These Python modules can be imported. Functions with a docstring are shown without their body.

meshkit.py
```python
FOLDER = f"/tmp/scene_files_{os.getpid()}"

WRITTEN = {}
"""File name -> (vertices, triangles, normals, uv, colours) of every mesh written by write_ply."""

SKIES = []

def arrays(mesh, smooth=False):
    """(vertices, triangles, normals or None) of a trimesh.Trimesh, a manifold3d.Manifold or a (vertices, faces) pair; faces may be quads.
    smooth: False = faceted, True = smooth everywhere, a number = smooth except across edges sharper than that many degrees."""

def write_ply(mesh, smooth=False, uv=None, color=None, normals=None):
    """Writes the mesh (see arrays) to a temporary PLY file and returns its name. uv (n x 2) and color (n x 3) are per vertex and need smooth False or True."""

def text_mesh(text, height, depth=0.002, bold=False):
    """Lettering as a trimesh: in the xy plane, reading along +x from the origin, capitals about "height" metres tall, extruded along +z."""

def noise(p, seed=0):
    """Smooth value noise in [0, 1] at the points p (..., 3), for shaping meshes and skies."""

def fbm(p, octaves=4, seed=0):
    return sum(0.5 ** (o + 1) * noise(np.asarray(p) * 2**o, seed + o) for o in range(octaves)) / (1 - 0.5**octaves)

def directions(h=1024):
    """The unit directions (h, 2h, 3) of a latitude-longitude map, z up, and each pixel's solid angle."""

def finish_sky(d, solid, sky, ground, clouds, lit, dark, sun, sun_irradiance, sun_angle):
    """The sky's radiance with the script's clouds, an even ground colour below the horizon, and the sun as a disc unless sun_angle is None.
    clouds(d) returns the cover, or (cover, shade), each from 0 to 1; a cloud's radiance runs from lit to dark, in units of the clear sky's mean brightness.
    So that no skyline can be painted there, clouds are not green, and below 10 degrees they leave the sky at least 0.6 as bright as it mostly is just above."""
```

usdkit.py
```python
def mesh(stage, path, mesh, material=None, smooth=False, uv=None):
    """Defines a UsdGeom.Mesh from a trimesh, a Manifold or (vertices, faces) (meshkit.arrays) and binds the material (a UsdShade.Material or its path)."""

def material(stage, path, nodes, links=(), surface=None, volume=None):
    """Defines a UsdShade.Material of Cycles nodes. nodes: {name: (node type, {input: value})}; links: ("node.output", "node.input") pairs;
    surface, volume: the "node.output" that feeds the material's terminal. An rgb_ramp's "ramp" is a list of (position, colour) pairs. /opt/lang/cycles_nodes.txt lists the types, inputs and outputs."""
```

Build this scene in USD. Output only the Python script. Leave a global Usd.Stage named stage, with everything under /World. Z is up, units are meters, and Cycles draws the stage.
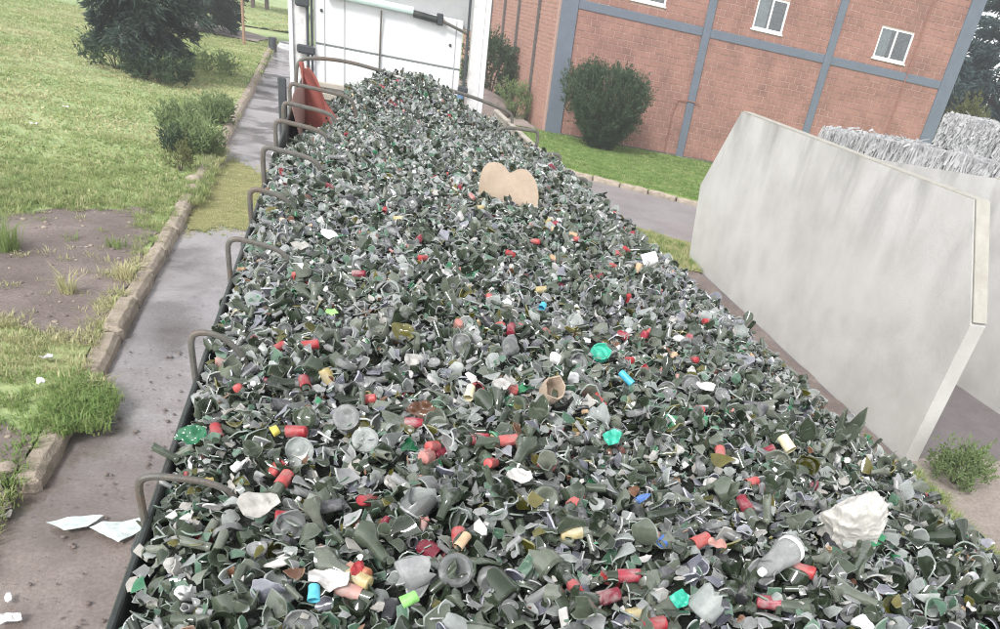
import math, random
import numpy as np, trimesh, meshkit, usdkit
from shapely.geometry import Polygon
from shapely import affinity
from pxr import Usd, UsdGeom, UsdLux, UsdShade, Gf, Sdf, Vt

stage = Usd.Stage.CreateInMemory()
UsdGeom.SetStageUpAxis(stage, 'Z'); UsdGeom.SetStageMetersPerUnit(stage, 1.0)
UsdGeom.Xform.Define(stage, '/World'); UsdGeom.Scope.Define(stage, '/World/Looks')
PI = math.pi

# ------------------------------------------------------------------ camera
F_PX, YAW, PITCH, ROLL, CX, CY = 758.86, 0.401522, 0.577129, 0.217766, 91.32, 212.91
EYE = np.array([0, 0, 3.7])
fw = np.array([math.sin(YAW)*math.cos(PITCH), math.cos(YAW)*math.cos(PITCH), -math.sin(PITCH)])
rt = np.cross(fw, [0, 0, 1]); rt /= np.linalg.norm(rt); up = np.cross(rt, fw)
rt, up = math.cos(ROLL)*rt+math.sin(ROLL)*up, -math.sin(ROLL)*rt+math.cos(ROLL)*up
cam = UsdGeom.Camera.Define(stage, '/World/camera')
cam.CreateHorizontalApertureAttr(36.0); cam.CreateVerticalApertureAttr(36.0*644/1024)
cam.CreateFocalLengthAttr(36.0*F_PX/1000)
cam.CreateHorizontalApertureOffsetAttr(-CX*.036); cam.CreateVerticalApertureOffsetAttr(CY*.036)
cam.CreateClippingRangeAttr(Gf.Vec2f(.05, 2000))
m = np.eye(4); m[0, :3], m[1, :3], m[2, :3], m[3, :3] = rt, up, -fw, EYE
cam.AddTransformOp().Set(Gf.Matrix4d(*m.ravel().tolist()))
cam.CreateExposureAttr(1.05)

# ------------------------------------------------------------------ overcast daylight
SUN = np.array([-.50, -.62, .80]); SUN /= np.linalg.norm(SUN)
usdkit.material(stage, '/World/Looks/overcast_sky', {
    'sky': ('sky_texture', {'sky_type': 'single_scattering', 'sun_disc': False, 'sun_elevation': math.asin(SUN[2]), 'sun_rotation': math.atan2(SUN[0], SUN[1])}),
    'hsv': ('hsv', {'saturation': .10, 'value': 1.0, 'fac': 1.0}),
    'tc': ('texture_coordinate', {}),
    'n': ('noise_texture', {'scale': 3.0, 'detail': 5.0, 'roughness': .55}),
    'rp': ('rgb_ramp', {'ramp': [(.3, (.80, .81, .83)), (.7, (1.12, 1.11, 1.1))]}),
    'mx': ('mix', {'mix_type': 'multiply', 'fac': 1.0}),
    'bg': ('background_shader', {'strength': .15})},
    [('sky.color', 'hsv.color'), ('tc.generated', 'n.vector'), ('n.fac', 'rp.fac'), ('hsv.color', 'mx.color1'), ('rp.color', 'mx.color2'), ('mx.color', 'bg.color')], surface='bg.background')
dome = UsdLux.DomeLight.Define(stage, '/World/sky')
UsdShade.MaterialBindingAPI.Apply(dome.GetPrim()).Bind(UsdShade.Material.Get(stage, '/World/Looks/overcast_sky'))
sun = UsdLux.DistantLight.Define(stage, '/World/sun')
sun.CreateNormalizeAttr(True); sun.CreateIntensityAttr(.40); sun.CreateAngleAttr(14.0); sun.CreateColorAttr(Gf.Vec3f(1, .98, .95))
zz = SUN; xx = np.cross([0, 0, 1], zz); xx /= np.linalg.norm(xx); yy = np.cross(zz, xx)
m = np.eye(4); m[0, :3], m[1, :3], m[2, :3] = xx, yy, zz
sun.AddTransformOp().Set(Gf.Matrix4d(*m.ravel().tolist()))

# ------------------------------------------------------------------ helpers
_taken = {}
def numbered(parent, name):
    k = _taken.get((parent, name), 0); _taken[(parent, name)] = k+1
    return f'{parent}/{name}' if k == 0 else f'{parent}/{name}_{k:03d}'
def path_of(p): return '/World' if p is None else str(p.GetPath())
def tag(prim, label=None, cat=None, group=None, kind=None):
    for k, v in (('label', label), ('category', cat), ('group', group), ('kind', kind)):
        if v: prim.SetCustomDataByKey(k, v)
    return prim
def setm(prim, M):
    UsdGeom.Xformable(prim).MakeMatrixXform().Set(Gf.Matrix4d(*np.asarray(M, float).T.ravel().tolist()))
def obj(name, mesh, mat, parent=None, smooth=30, M=None):
    p = usdkit.mesh(stage, numbered(path_of(parent), name), mesh, MAT[mat], smooth=smooth).GetPrim()
    if M is not None: setm(p, M)
    return p
def thing(name, label, cat, M=None, group=None, kind=None, parent=None):
    p = UsdGeom.Xform.Define(stage, numbered(path_of(parent), name)).GetPrim()
    if M is not None: setm(p, M)
    return tag(p, label, cat, group, kind)
def dup(src, M, label=None, group=None):
    name = str(src.GetPath()).rsplit('/', 1)[1]
    while name[-1].isdigit(): name = name[:-1]
    p = UsdGeom.Xform.Define(stage, numbered('/World', name.rstrip('_'))).GetPrim()
    p.GetReferences().AddInternalReference(src.GetPath()); p.SetInstanceable(True)
    setm(p, M)
    d = src.GetCustomData()
    tag(p, label or d.get('label'), d.get('category'), group or d.get('group'))
    return p
def T(x, y, z, R=None, s=1.0):
    M = np.eye(4); M[:3, 3] = x, y, z
    M[:3, :3] = (np.eye(3) if R is None else R)*s
    return M
def Rz(a): c, s = math.cos(a), math.sin(a); return np.array([[c, -s, 0], [s, c, 0], [0, 0, 1.0]])
def Rx(a): c, s = math.cos(a), math.sin(a); return np.array([[1.0, 0, 0], [0, c, -s], [0, s, c]])
def Ry(a): c, s = math.cos(a), math.sin(a); return np.array([[c, 0, s], [0, 1.0, 0], [-s, 0, c]])
def align(d, spin=0.0):
    d = np.asarray(d, float); d = d/np.linalg.norm(d)
    a = np.cross([0, 0, 1.0] if abs(d[2]) < .95 else [1.0, 0, 0], d); a /= np.linalg.norm(a)
    return np.stack([a, np.cross(d, a), d], 1) @ Rz(spin)
def box(x0, x1, y0, y1, z0, z1):
    b = trimesh.creation.box([x1-x0, y1-y0, z1-z0]); b.apply_translation([(x0+x1)/2, (y0+y1)/2, (z0+z1)/2]); return b
def cat(ms): return trimesh.util.concatenate([q for q in ms])
def chamfer_box(x0, x1, y0, y1, z0, z1, c=.01):
    P = []
    for sx in (0, 1):
        for sy in (0, 1):
            for sz in (0, 1):
                p = np.array([(x0, x1)[sx], (y0, y1)[sy], (z0, z1)[sz]], float)
                for k in range(3):
                    q = p.copy()
                    for j in range(3):
                        if j != k: q[j] += c*(1 if (sx, sy, sz)[j] == 0 else -1)
                    P.append(q)
    return trimesh.convex.convex_hull(np.array(P))
def tube(pts, r, sides=8, caps=True):
    p = np.asarray(pts, float); n = len(p); r = np.broadcast_to(r, (n,))
    t = np.gradient(p, axis=0); t /= np.linalg.norm(t, axis=1, keepdims=True)+1e-12
    a = np.cross(t[0], [0, 0, 1.0] if abs(t[0][2]) < .9 else [1.0, 0, 0]); a /= np.linalg.norm(a)
    V = []
    ang = np.arange(sides)*2*PI/sides
    for i in range(n):
        a = a-t[i]*(a@t[i]); a /= np.linalg.norm(a); b = np.cross(t[i], a)
        V.append(p[i]+r[i]*(np.cos(ang)[:, None]*a+np.sin(ang)[:, None]*b))
    V = np.vstack(V); Fc = []
    for i in range(n-1):
        for j in range(sides):
            k = (j+1) % sides
            Fc += [[i*sides+j, i*sides+k, (i+1)*sides+k], [i*sides+j, (i+1)*sides+k, (i+1)*sides+j]]
    if caps:
        c0, c1 = len(V), len(V)+1; V = np.vstack([V, p[0], p[-1]])
        for j in range(sides):
            k = (j+1) % sides
            Fc += [[c0, k, j], [c1, (n-1)*sides+j, (n-1)*sides+k]]
    return trimesh.Trimesh(V, np.array(Fc), process=False)
def chaikin(p, k=2):
    p = np.asarray(p, float)
    for _ in range(k):
        q = [p[0]]
        for a, b in zip(p[:-1], p[1:]): q += [.75*a+.25*b, .25*a+.75*b]
        p = np.array(q+[p[-1]])
    return p
def lathe(prof, seg=14, jag=None):
    """prof: (r, z) rows; jag(k) moves the rows' z by angle where flagged"""
    prof = np.asarray(prof, float); n = len(prof); ang = np.arange(seg)*2*PI/seg
    V = np.zeros((n, seg, 3)); V[..., 0] = prof[:, :1]*np.cos(ang); V[..., 1] = prof[:, :1]*np.sin(ang); V[..., 2] = prof[:, 1:2]
    if jag is not None: V[..., 2] += jag
    i, j = np.meshgrid(np.arange(n-1), np.arange(seg), indexing='ij'); k = (j+1) % seg
    q = np.stack([i*seg+j, i*seg+k, (i+1)*seg+k, (i+1)*seg+j], -1).reshape(-1, 4)
    return trimesh.Trimesh(V.reshape(-1, 3), np.vstack([q[:, [0, 1, 2]], q[:, [0, 2, 3]]]), process=False)
def ragged(poly, step, amp, rng):
    """outline of a polygon, resampled and roughened"""
    g = Polygon(poly).exterior; n = max(8, int(g.length/step)); out = []
    for k in range(n):
        p = g.interpolate(k/n, normalized=True); out.append((p.x+rng.uniform(-amp, amp), p.y+rng.uniform(-amp, amp)))
    return Polygon(out).buffer(0)
def sheet(poly, z, bump=0.0, cell=None, seed=0, drop=0.0):
    """a ground sheet from a shapely polygon; with cell it is gridded and gently uneven"""
    if poly.geom_type != 'Polygon': poly = max(poly.geoms, key=lambda g: g.area)
    v, f = trimesh.creation.triangulate_polygon(poly, engine='earcut')
    ms = trimesh.Trimesh(np.c_[v, np.zeros(len(v))], f, process=True)
    if cell:
        for _ in range(12):
            if ms.edges_unique_length.max() < cell: break
            ms = trimesh.Trimesh(*trimesh.remesh.subdivide_to_size(ms.vertices, ms.faces, cell, max_iter=14), process=True)
    w = np.array(ms.vertices)
    if bump: w[:, 2] += bump*(meshkit.fbm(np.c_[w[:, :2]*.8, np.zeros(len(w))], 3, seed)-.5)
    w[:, 2] += z
    f = np.array(ms.faces); nz = np.cross(w[f[:, 1]]-w[f[:, 0]], w[f[:, 2]]-w[f[:, 0]])[:, 2]
    f[nz < 0] = f[nz < 0][:, ::-1]
    return trimesh.Trimesh(w, f, process=False)

# ------------------------------------------------------------------ materials
MAT = {}
def mat(name, nodes, links, surface='p.BSDF'):
    MAT[name] = usdkit.material(stage, '/World/Looks/'+name, nodes, links, surface=surface); return name
def simple(name, col, rough=.6, var=.15, scale=6.0, bump=.15, metallic=0.0, dirt=None, world=True, spec=.5, dist=.02):
    c = np.array(col, float)
    nodes = {'g': ('geometry', {}), 'tc': ('texture_coordinate', {}),
             'n': ('noise_texture', {'scale': scale, 'detail': 6.0, 'roughness': .62}),
             'r': ('rgb_ramp', {'ramp': [(.25, c*(1-var)), (.75, np.minimum(c*(1+var), .95))]}),
             'n2': ('noise_texture', {'scale': scale*6, 'detail': 4.0, 'roughness': .6}),
             'b': ('bump', {'strength': bump, 'distance': dist}),
             'p': ('principled_bsdf', {'roughness': rough, 'metallic': metallic, 'specular_ior_level': spec})}
    src = 'g.position' if world else 'tc.object'
    links = [(src, 'n.vector'), (src, 'n2.vector'), ('n.fac', 'r.fac'), ('n2.fac', 'b.height'), ('b.normal', 'p.normal')]
    if dirt is not None:
        nodes['nd'] = ('noise_texture', {'scale': scale*.6, 'detail': 8.0, 'roughness': .7})
        nodes['rd'] = ('rgb_ramp', {'ramp': [(.50, (0, 0, 0)), (.70, (1, 1, 1))]})
        nodes['mx'] = ('mix', {'mix_type': 'mix', 'color2': dirt})
        links += [(src, 'nd.vector'), ('nd.fac', 'rd.fac'), ('rd.color', 'mx.fac'), ('r.color', 'mx.color1'), ('mx.color', 'p.base_color')]
    else: links.append(('r.color', 'p.base_color'))
    return mat(name, nodes, links)
def varied(name, stops, rough=.5, scale=40.0, by='object', dust=None, trans=0.0, tint=(.5, .6, .5), spec=.5, translucent=0.0, dustcol=(.36, .36, .34), edge=None):
    """colour chosen per object (or per loose piece of a mesh), with fine mottling"""
    nodes = {'i': ('object_info', {}), 'g': ('geometry', {}), 'tc': ('texture_coordinate', {}),
             'r': ('rgb_ramp', {'ramp': stops}),
             'n': ('noise_texture', {'scale': scale, 'detail': 4.0, 'roughness': .65}),
             'k': ('rgb_ramp', {'ramp': [(.3, (.72, .72, .72)), (.7, (1.2, 1.2, 1.2))]}),
             'x': ('mix', {'mix_type': 'multiply', 'fac': 1.0}),
             'p': ('principled_bsdf', {'roughness': rough, 'specular_ior_level': spec})}
    rnd = 'i.random' if by == 'object' else 'g.random_per_island'
    pos = 'tc.object' if by == 'object' else 'g.position'
    links = [(rnd, 'r.fac'), (pos, 'n.vector'), ('n.fac', 'k.fac'), ('r.color', 'x.color1'), ('k.color', 'x.color2')]
    last = 'x.color'
    if dust:
        nodes['d'] = ('noise_texture', {'scale': scale*.35, 'detail': 6.0, 'roughness': .7, 'distortion': .6})
        nodes['dr'] = ('rgb_ramp', {'ramp': [(.62-dust*.4, (0, 0, 0)), (.80-dust*.3, (.85, .85, .85))]})
        nodes['dm'] = ('mix', {'mix_type': 'mix', 'color2': dustcol})
        nodes['rr'] = ('map_range', {'to_min': rough, 'to_max': min(.9, rough+.4)})
        links += [(pos, 'd.vector'), ('d.fac', 'dr.fac'), ('dr.color', 'dm.fac'), (last, 'dm.color1'), ('dr.color', 'rr.value'), ('rr.result', 'p.roughness')]
        last = 'dm.color'
    if edge:                                                      # pale fractures, with the glint of edges catching light painted in
        nodes['ea'] = ('attribute', {'attribute': 'edge'}); nodes['er'] = ('map_range', {'from_min': .72, 'from_max': .98, 'to_min': 0.0, 'to_max': .68, 'clamp': True})
        nodes['em'] = ('mix', {'mix_type': 'mix', 'color2': edge})
        links += [('ea.fac', 'er.value'), ('er.result', 'em.fac'), (last, 'em.color1')]; last = 'em.color'
    links.append((last, 'p.base_color'))
    surf = 'p.BSDF'
    if translucent:
        nodes['tl'] = ('translucent_bsdf', {}); nodes['mc'] = ('mix_closure', {'fac': translucent})
        links += [(last, 'tl.color'), ('p.BSDF', 'mc.closure1'), ('tl.BSDF', 'mc.closure2')]; surf = 'mc.closure'
    if trans:
        nodes['tr'] = ('transparent_bsdf', {'color': tint}); nodes['mt'] = ('mix_closure', {'fac': trans})
        links += [(surf, 'mt.closure1'), ('tr.BSDF', 'mt.closure2')]; surf = 'mt.closure'
    return mat(name, nodes, links, surf)

# glass of the load
EG = (.46, .52, .47)
varied('glass_dark_green', [(0, (.012, .018, .010)), (.35, (.038, .052, .031)), (.7, (.095, .116, .082)), (1, (.21, .228, .185))], rough=.06, dust=.14, translucent=.22, spec=1.0, dustcol=(.27, .285, .275), edge=(.42, .48, .44))
varied('glass_grey', [(0, (.10, .11, .105)), (.5, (.20, .21, .205)), (1, (.36, .365, .365))], rough=.12, dust=.28, translucent=.25, dustcol=(.44, .43, .43), spec=1.0, edge=(.6, .62, .6))
varied('glass_clear_green', [(0, (.06, .13, .085)), (1, (.19, .29, .225))], rough=.05, trans=.45, tint=(.55, .68, .54), dust=.12, spec=1.0, edge=EG)
varied('glass_olive', [(0, (.035, .036, .006)), (.6, (.085, .082, .016)), (1, (.17, .15, .045))], rough=.07, trans=.3, tint=(.5, .46, .1), dust=.16, spec=1.0, edge=(.42, .40, .2))
varied('glass_bright_green', [(0, (.01, .10, .045)), (1, (.05, .26, .12))], rough=.08, trans=.25, tint=(.2, .7, .35), spec=1.0, edge=(.25, .55, .35))
varied('glass_brown', [(0, (.06, .025, .012)), (1, (.20, .10, .06))], rough=.12, dust=.25, edge=(.4, .28, .2))
varied('glass_blue_grey', [(0, (.085, .09, .115)), (1, (.24, .245, .28))], rough=.12, dust=.25, dustcol=(.40, .40, .43), spec=1.0, edge=(.5, .5, .56))
varied('glass_clear', [(0, (.30, .32, .31)), (1, (.52, .54, .53))], rough=.05, trans=.5, tint=(.82, .86, .83), dust=.22, dustcol=(.55, .55, .53), spec=1.0, edge=(.66, .7, .68))
varied('paper_label', [(0, (.30, .285, .255)), (.5, (.43, .42, .40)), (1, (.60, .59, .575))], rough=.75, dust=.42, dustcol=(.34, .31, .28))
varied('foil_red', [(0, (.24, .02, .03)), (.5, (.42, .04, .045)), (1, (.50, .11, .10))], rough=.45, dust=.36, dustcol=(.28, .22, .20))
varied('foil_dark_red', [(0, (.16, .015, .03)), (1, (.34, .04, .06))], rough=.4, dust=.3)
varied('foil_pink', [(0, (.40, .16, .14)), (1, (.50, .25, .21))], rough=.5, dust=.4)
varied('foil_orange', [(0, (.46, .16, .08)), (1, (.52, .22, .13))], rough=.5, dust=.35)
varied('foil_black', [(0, (.02, .02, .022)), (1, (.09, .09, .10))], rough=.35, dust=.3)
varied('foil_gold', [(0, (.34, .26, .09)), (1, (.50, .42, .22))], rough=.35, dust=.3)
varied('cork', [(0, (.48, .33, .20)), (1, (.62, .46, .31))], rough=.8, dust=.2)
varied('plastic_cream', [(0, (.70, .62, .34)), (1, (.78, .74, .55))], rough=.5)
varied('plastic_yellow', [(0, (.55, .45, .06)), (1, (.62, .52, .12))], rough=.4)
varied('plastic_white', [(0, (.76, .76, .75)), (1, (.82, .82, .82))], rough=.45, dust=.15)
varied('plastic_cyan', [(0, (.05, .38, .55)), (1, (.12, .50, .62))], rough=.4)
varied('plastic_blue', [(0, (.05, .12, .36)), (1, (.10, .20, .48))], rough=.35)
varied('plastic_lime', [(0, (.22, .52, .14)), (1, (.35, .62, .22))], rough=.4)
varied('plastic_teal', [(0, (.02, .36, .25)), (1, (.06, .45, .32))], rough=.35)
varied('plastic_bag', [(0, (.60, .58, .53)), (1, (.64, .62, .58))], rough=.45, scale=16, translucent=.2, dust=.22, dustcol=(.42, .38, .28))
varied('plastic_clear', [(0, (.30, .31, .30)), (1, (.36, .36, .36))], rough=.12, trans=.58, tint=(.88, .9, .88), spec=.8)
simple('cardboard', (.40, .315, .24), .85, .16, 7, .2, world=False, dirt=(.33, .25, .18))
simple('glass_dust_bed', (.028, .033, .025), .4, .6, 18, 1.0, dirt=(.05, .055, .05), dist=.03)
# vehicle
simple('steel_bow', (.105, .10, .088), .5, .3, 14, .2, dirt=(.13, .085, .06), spec=.5)
simple('steel_dark', (.045, .05, .055), .5, .3, 8, .1)
simple('side_board_dark', (.03, .036, .034), .5, .4, 6, .2, dirt=(.08, .075, .07))
simple('side_board_beige', (.42, .38, .32), .7, .15, 5, .2, dirt=(.22, .19, .16))
simple('white_paint', (.68, .685, .70), .45, .05, 3, .05, dirt=(.66, .66, .67))
simple('white_paint_worn', (.62, .61, .60), .6, .15, 9, .2, dirt=(.36, .34, .33))
simple('grey_panel', (.34, .35, .35), .6, .08, 5, .05)
simple('mint_paint', (.55, .68, .64), .35, .06, 5, .05)
simple('tyre_rubber', (.03, .03, .03), .85, .2, 12, .2)
simple('blue_plastic', (.10, .18, .30), .5, .1, 10, .05)
simple('red_cloth', (.235, .066, .052), .85, .16, 7, .2)
simple('pink_cloth', (.30, .17, .145), .85, .16, 6, .2)
# structures
varied('brick_hollow', [(0, (.26, .135, .108)), (.5, (.36, .195, .158)), (.9, (.42, .25, .205)), (1, (.50, .34, .29))], rough=.85, scale=1.4, by='island')
varied('brick_side', [(0, (.36, .20, .155)), (.5, (.45, .26, .21)), (1, (.53, .35, .29))], rough=.85, scale=9, by='island')
simple('mortar', (.40, .27, .23), .9, .12, 10, .3)
simple('column_paint', (.11, .13, .165), .7, .10, 3, .12)
simple('dark_groove', (.10, .085, .08), .9, .2, 6, .2)
simple('rust_pipe', (.24, .11, .08), .7, .2, 8, .1)
simple('aluminium_white', (.75, .76, .77), .4, .04, 8, .02)
simple('curtain', (.55, .56, .55), .9, .15, 6, .1)
simple('room_dark', (.06, .065, .07), .9, .2, 4, .05)
mat('window_glass', {'f': ('fresnel', {'IOR': 1.5}), 't': ('transparent_bsdf', {'color': (.75, .79, .8)}), 'gl': ('glossy_bsdf', {'roughness': .03, 'color': (.95, .97, 1)}), 'a': ('math', {'math_type': 'add', 'value2': .05}), 'm': ('mix_closure', {})},
    [('f.fac', 'a.value1'), ('a.value', 'm.fac'), ('t.BSDF', 'm.closure1'), ('gl.BSDF', 'm.closure2')], 'm.closure')
mat('old_concrete', {'g': ('geometry', {}),
    'mp': ('mapping', {'scale': (1.0, 1.0, .33)}), 'st': ('noise_texture', {'scale': 1.5, 'detail': 6.0, 'roughness': .58, 'distortion': .3}),
    'sr': ('rgb_ramp', {'ramp': [(.47, (0, 0, 0)), (.66, (1, 1, 1))]}),
    'z': ('separate_xyz', {}), 'zr': ('map_range', {'from_min': 1.5, 'from_max': 2.9, 'to_min': .02, 'to_max': .60, 'clamp': True}), 'zm': ('math', {'math_type': 'multiply'}),
    'nb': ('noise_texture', {'scale': 1.1, 'detail': 8.0, 'roughness': .6}), 'nr': ('rgb_ramp', {'ramp': [(.3, (.42, .41, .39)), (.55, (.52, .51, .49)), (.75, (.57, .56, .54))]}),
    'lz': ('map_range', {'from_min': .12, 'from_max': .62, 'to_min': .55, 'to_max': 0.0, 'clamp': True}), 'ln': ('noise_texture', {'scale': 2.0, 'detail': 6.0}), 'lm': ('math', {'math_type': 'multiply'}),
    'm1': ('mix', {'mix_type': 'mix', 'color2': (.17, .165, .15)}), 'm2': ('mix', {'mix_type': 'mix', 'color2': (.27, .26, .235)}),
    'fn': ('noise_texture', {'scale': 26.0, 'detail': 8.0, 'roughness': .7}), 'b': ('bump', {'strength': .3, 'distance': .02}), 'p': ('principled_bsdf', {'roughness': .85})},
    [('g.position', 'mp.vector'), ('mp.vector', 'st.vector'), ('st.fac', 'sr.fac'), ('g.position', 'z.vector'), ('z.z', 'zr.value'), ('zr.result', 'zm.value1'), ('sr.color', 'zm.value2'),
     ('g.position', 'nb.vector'), ('nb.fac', 'nr.fac'), ('z.z', 'lz.value'), ('g.position', 'ln.vector'), ('ln.fac', 'lm.value2'), ('lz.result', 'lm.value1'),
     ('nr.color', 'm1.color1'), ('zm.value', 'm1.fac'), ('m1.color', 'm2.color1'), ('lm.value', 'm2.fac'), ('m2.color', 'p.base_color'),
     ('g.position', 'fn.vector'), ('fn.fac', 'b.height'), ('b.normal', 'p.normal')])
simple('wall_end_concrete', (.37, .355, .315), .85, .14, 5, .25, dirt=(.33, .30, .26))
simple('kerb_stone', (.37, .31, .25), .9, .28, 9, .8, dirt=(.20, .175, .11))
# ground
def ground_mat(name, cols, scale, rough, wet=None, bump=.5, fine=30.0):
    nodes = {'g': ('geometry', {}), 'n': ('noise_texture', {'scale': scale, 'detail': 8.0, 'roughness': .62}), 'r': ('rgb_ramp', {'ramp': cols}),
             'f': ('noise_texture', {'scale': fine, 'detail': 6.0, 'roughness': .65}), 'fr': ('rgb_ramp', {'ramp': [(.3, (.72, .72, .72)), (.7, (1.2, 1.2, 1.2))]}),
             'x': ('mix', {'mix_type': 'multiply', 'fac': 1.0}), 'b': ('bump', {'strength': bump, 'distance': .02}), 'p': ('principled_bsdf', {'roughness': rough})}
    links = [('g.position', 'n.vector'), ('n.fac', 'r.fac'), ('g.position', 'f.vector'), ('f.fac', 'fr.fac'), ('r.color', 'x.color1'), ('fr.color', 'x.color2'), ('x.color', 'p.base_color'), ('f.fac', 'b.height'), ('b.normal', 'p.normal')]
    if wet:
        nodes['w'] = ('noise_texture', {'scale': wet[0], 'detail': 5.0, 'roughness': .55}); nodes['wr'] = ('map_range', {'from_min': .40, 'from_max': .60, 'to_min': wet[1], 'to_max': wet[2], 'clamp': True})
        links += [('g.position', 'w.vector'), ('w.fac', 'wr.value'), ('wr.result', 'p.roughness')]
    return mat(name, nodes, links)
ground_mat('meadow', [(.30, (.22, .30, .12)), (.5, (.30, .38, .165)), (.7, (.40, .43, .21))], .35, .9, bump=.6, fine=14.0)
ground_mat('lawn_green', [(.3, (.16, .25, .05)), (.7, (.24, .33, .085))], .8, .9, bump=1.0, fine=22.0)
ground_mat('dry_moss', [(.3, (.20, .20, .075)), (.7, (.30, .28, .12))], 1.5, .9, bump=.8)
mat('wet_road', {'g': ('geometry', {}), 'z': ('separate_xyz', {}),
    'n': ('noise_texture', {'scale': .8, 'detail': 8.0, 'roughness': .62}), 'r': ('rgb_ramp', {'ramp': [(.30, (.20, .176, .174)), (.5, (.30, .275, .28)), (.72, (.38, .36, .37))]}),
    'mr': ('rgb_ramp', {'ramp': [(.3, (.16, .125, .11)), (.6, (.25, .205, .185)), (.75, (.31, .26, .24))]}),
    'mn': ('noise_texture', {'scale': 1.6, 'detail': 7.0, 'roughness': .65}), 'ma': ('math', {'math_type': 'multiply_add', 'value2': 4.5, 'value3': -2.2}), 'sy': ('math', {'math_type': 'add'}), 'my': ('map_range', {'from_min': 5.4, 'from_max': 8.2, 'to_min': 1.0, 'to_max': 0.0, 'clamp': True}), 'mm': ('mix', {'mix_type': 'mix'}),
    'sp': ('voronoi_texture', {'scale': 5.5, 'randomness': 1.0}), 'sr': ('rgb_ramp', {'ramp': [(.05, (.35, .33, .32)), (.13, (1, 1, 1))]}), 'sx': ('mix', {'mix_type': 'multiply', 'fac': .85}),
    'f': ('noise_texture', {'scale': 34.0, 'detail': 6.0, 'roughness': .65}), 'fr': ('rgb_ramp', {'ramp': [(.3, (.74, .74, .74)), (.7, (1.2, 1.2, 1.2))]}), 'x': ('mix', {'mix_type': 'multiply', 'fac': 1.0}),
    'w': ('noise_texture', {'scale': .75, 'detail': 5.0, 'roughness': .55, 'distortion': .4}), 'wr': ('map_range', {'from_min': .44, 'from_max': .56, 'to_min': .05, 'to_max': .38, 'clamp': True}), 'wb': ('map_range', {'from_min': .44, 'from_max': .56, 'to_min': .04, 'to_max': .4, 'clamp': True}), 'wd': ('map_range', {'from_min': .44, 'from_max': .56, 'to_min': .72, 'to_max': 1.0, 'clamp': True}), 'wx': ('mix', {'mix_type': 'multiply', 'fac': 1.0}),
    'b': ('bump', {'distance': .02}), 'p': ('principled_bsdf', {'specular_ior_level': .7})},
    [('g.position', 'z.vector'), ('g.position', 'n.vector'), ('n.fac', 'r.fac'), ('g.position', 'mn.vector'), ('mn.fac', 'mr.fac'), ('mn.fac', 'ma.value1'), ('ma.value', 'sy.value1'), ('z.y', 'sy.value2'), ('sy.value', 'my.value'), ('my.result', 'mm.fac'), ('r.color', 'mm.color1'), ('mr.color', 'mm.color2'),
     ('g.position', 'sp.vector'), ('sp.distance', 'sr.fac'), ('mm.color', 'sx.color1'), ('sr.color', 'sx.color2'), ('g.position', 'f.vector'), ('f.fac', 'fr.fac'), ('sx.color', 'x.color1'), ('fr.color', 'x.color2'),
     ('g.position', 'w.vector'), ('w.fac', 'wr.value'), ('wr.result', 'p.roughness'), ('w.fac', 'wb.value'), ('wb.result', 'b.strength'), ('w.fac', 'wd.value'), ('x.color', 'wx.color1'), ('wd.result', 'wx.color2'), ('wx.color', 'p.base_color'), ('f.fac', 'b.height'), ('b.normal', 'p.normal')])
ground_mat('worn_asphalt', [(.3, (.22, .20, .20)), (.7, (.30, .275, .28))], .9, .6, wet=(.4, .35, .75), bump=.3)
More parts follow.
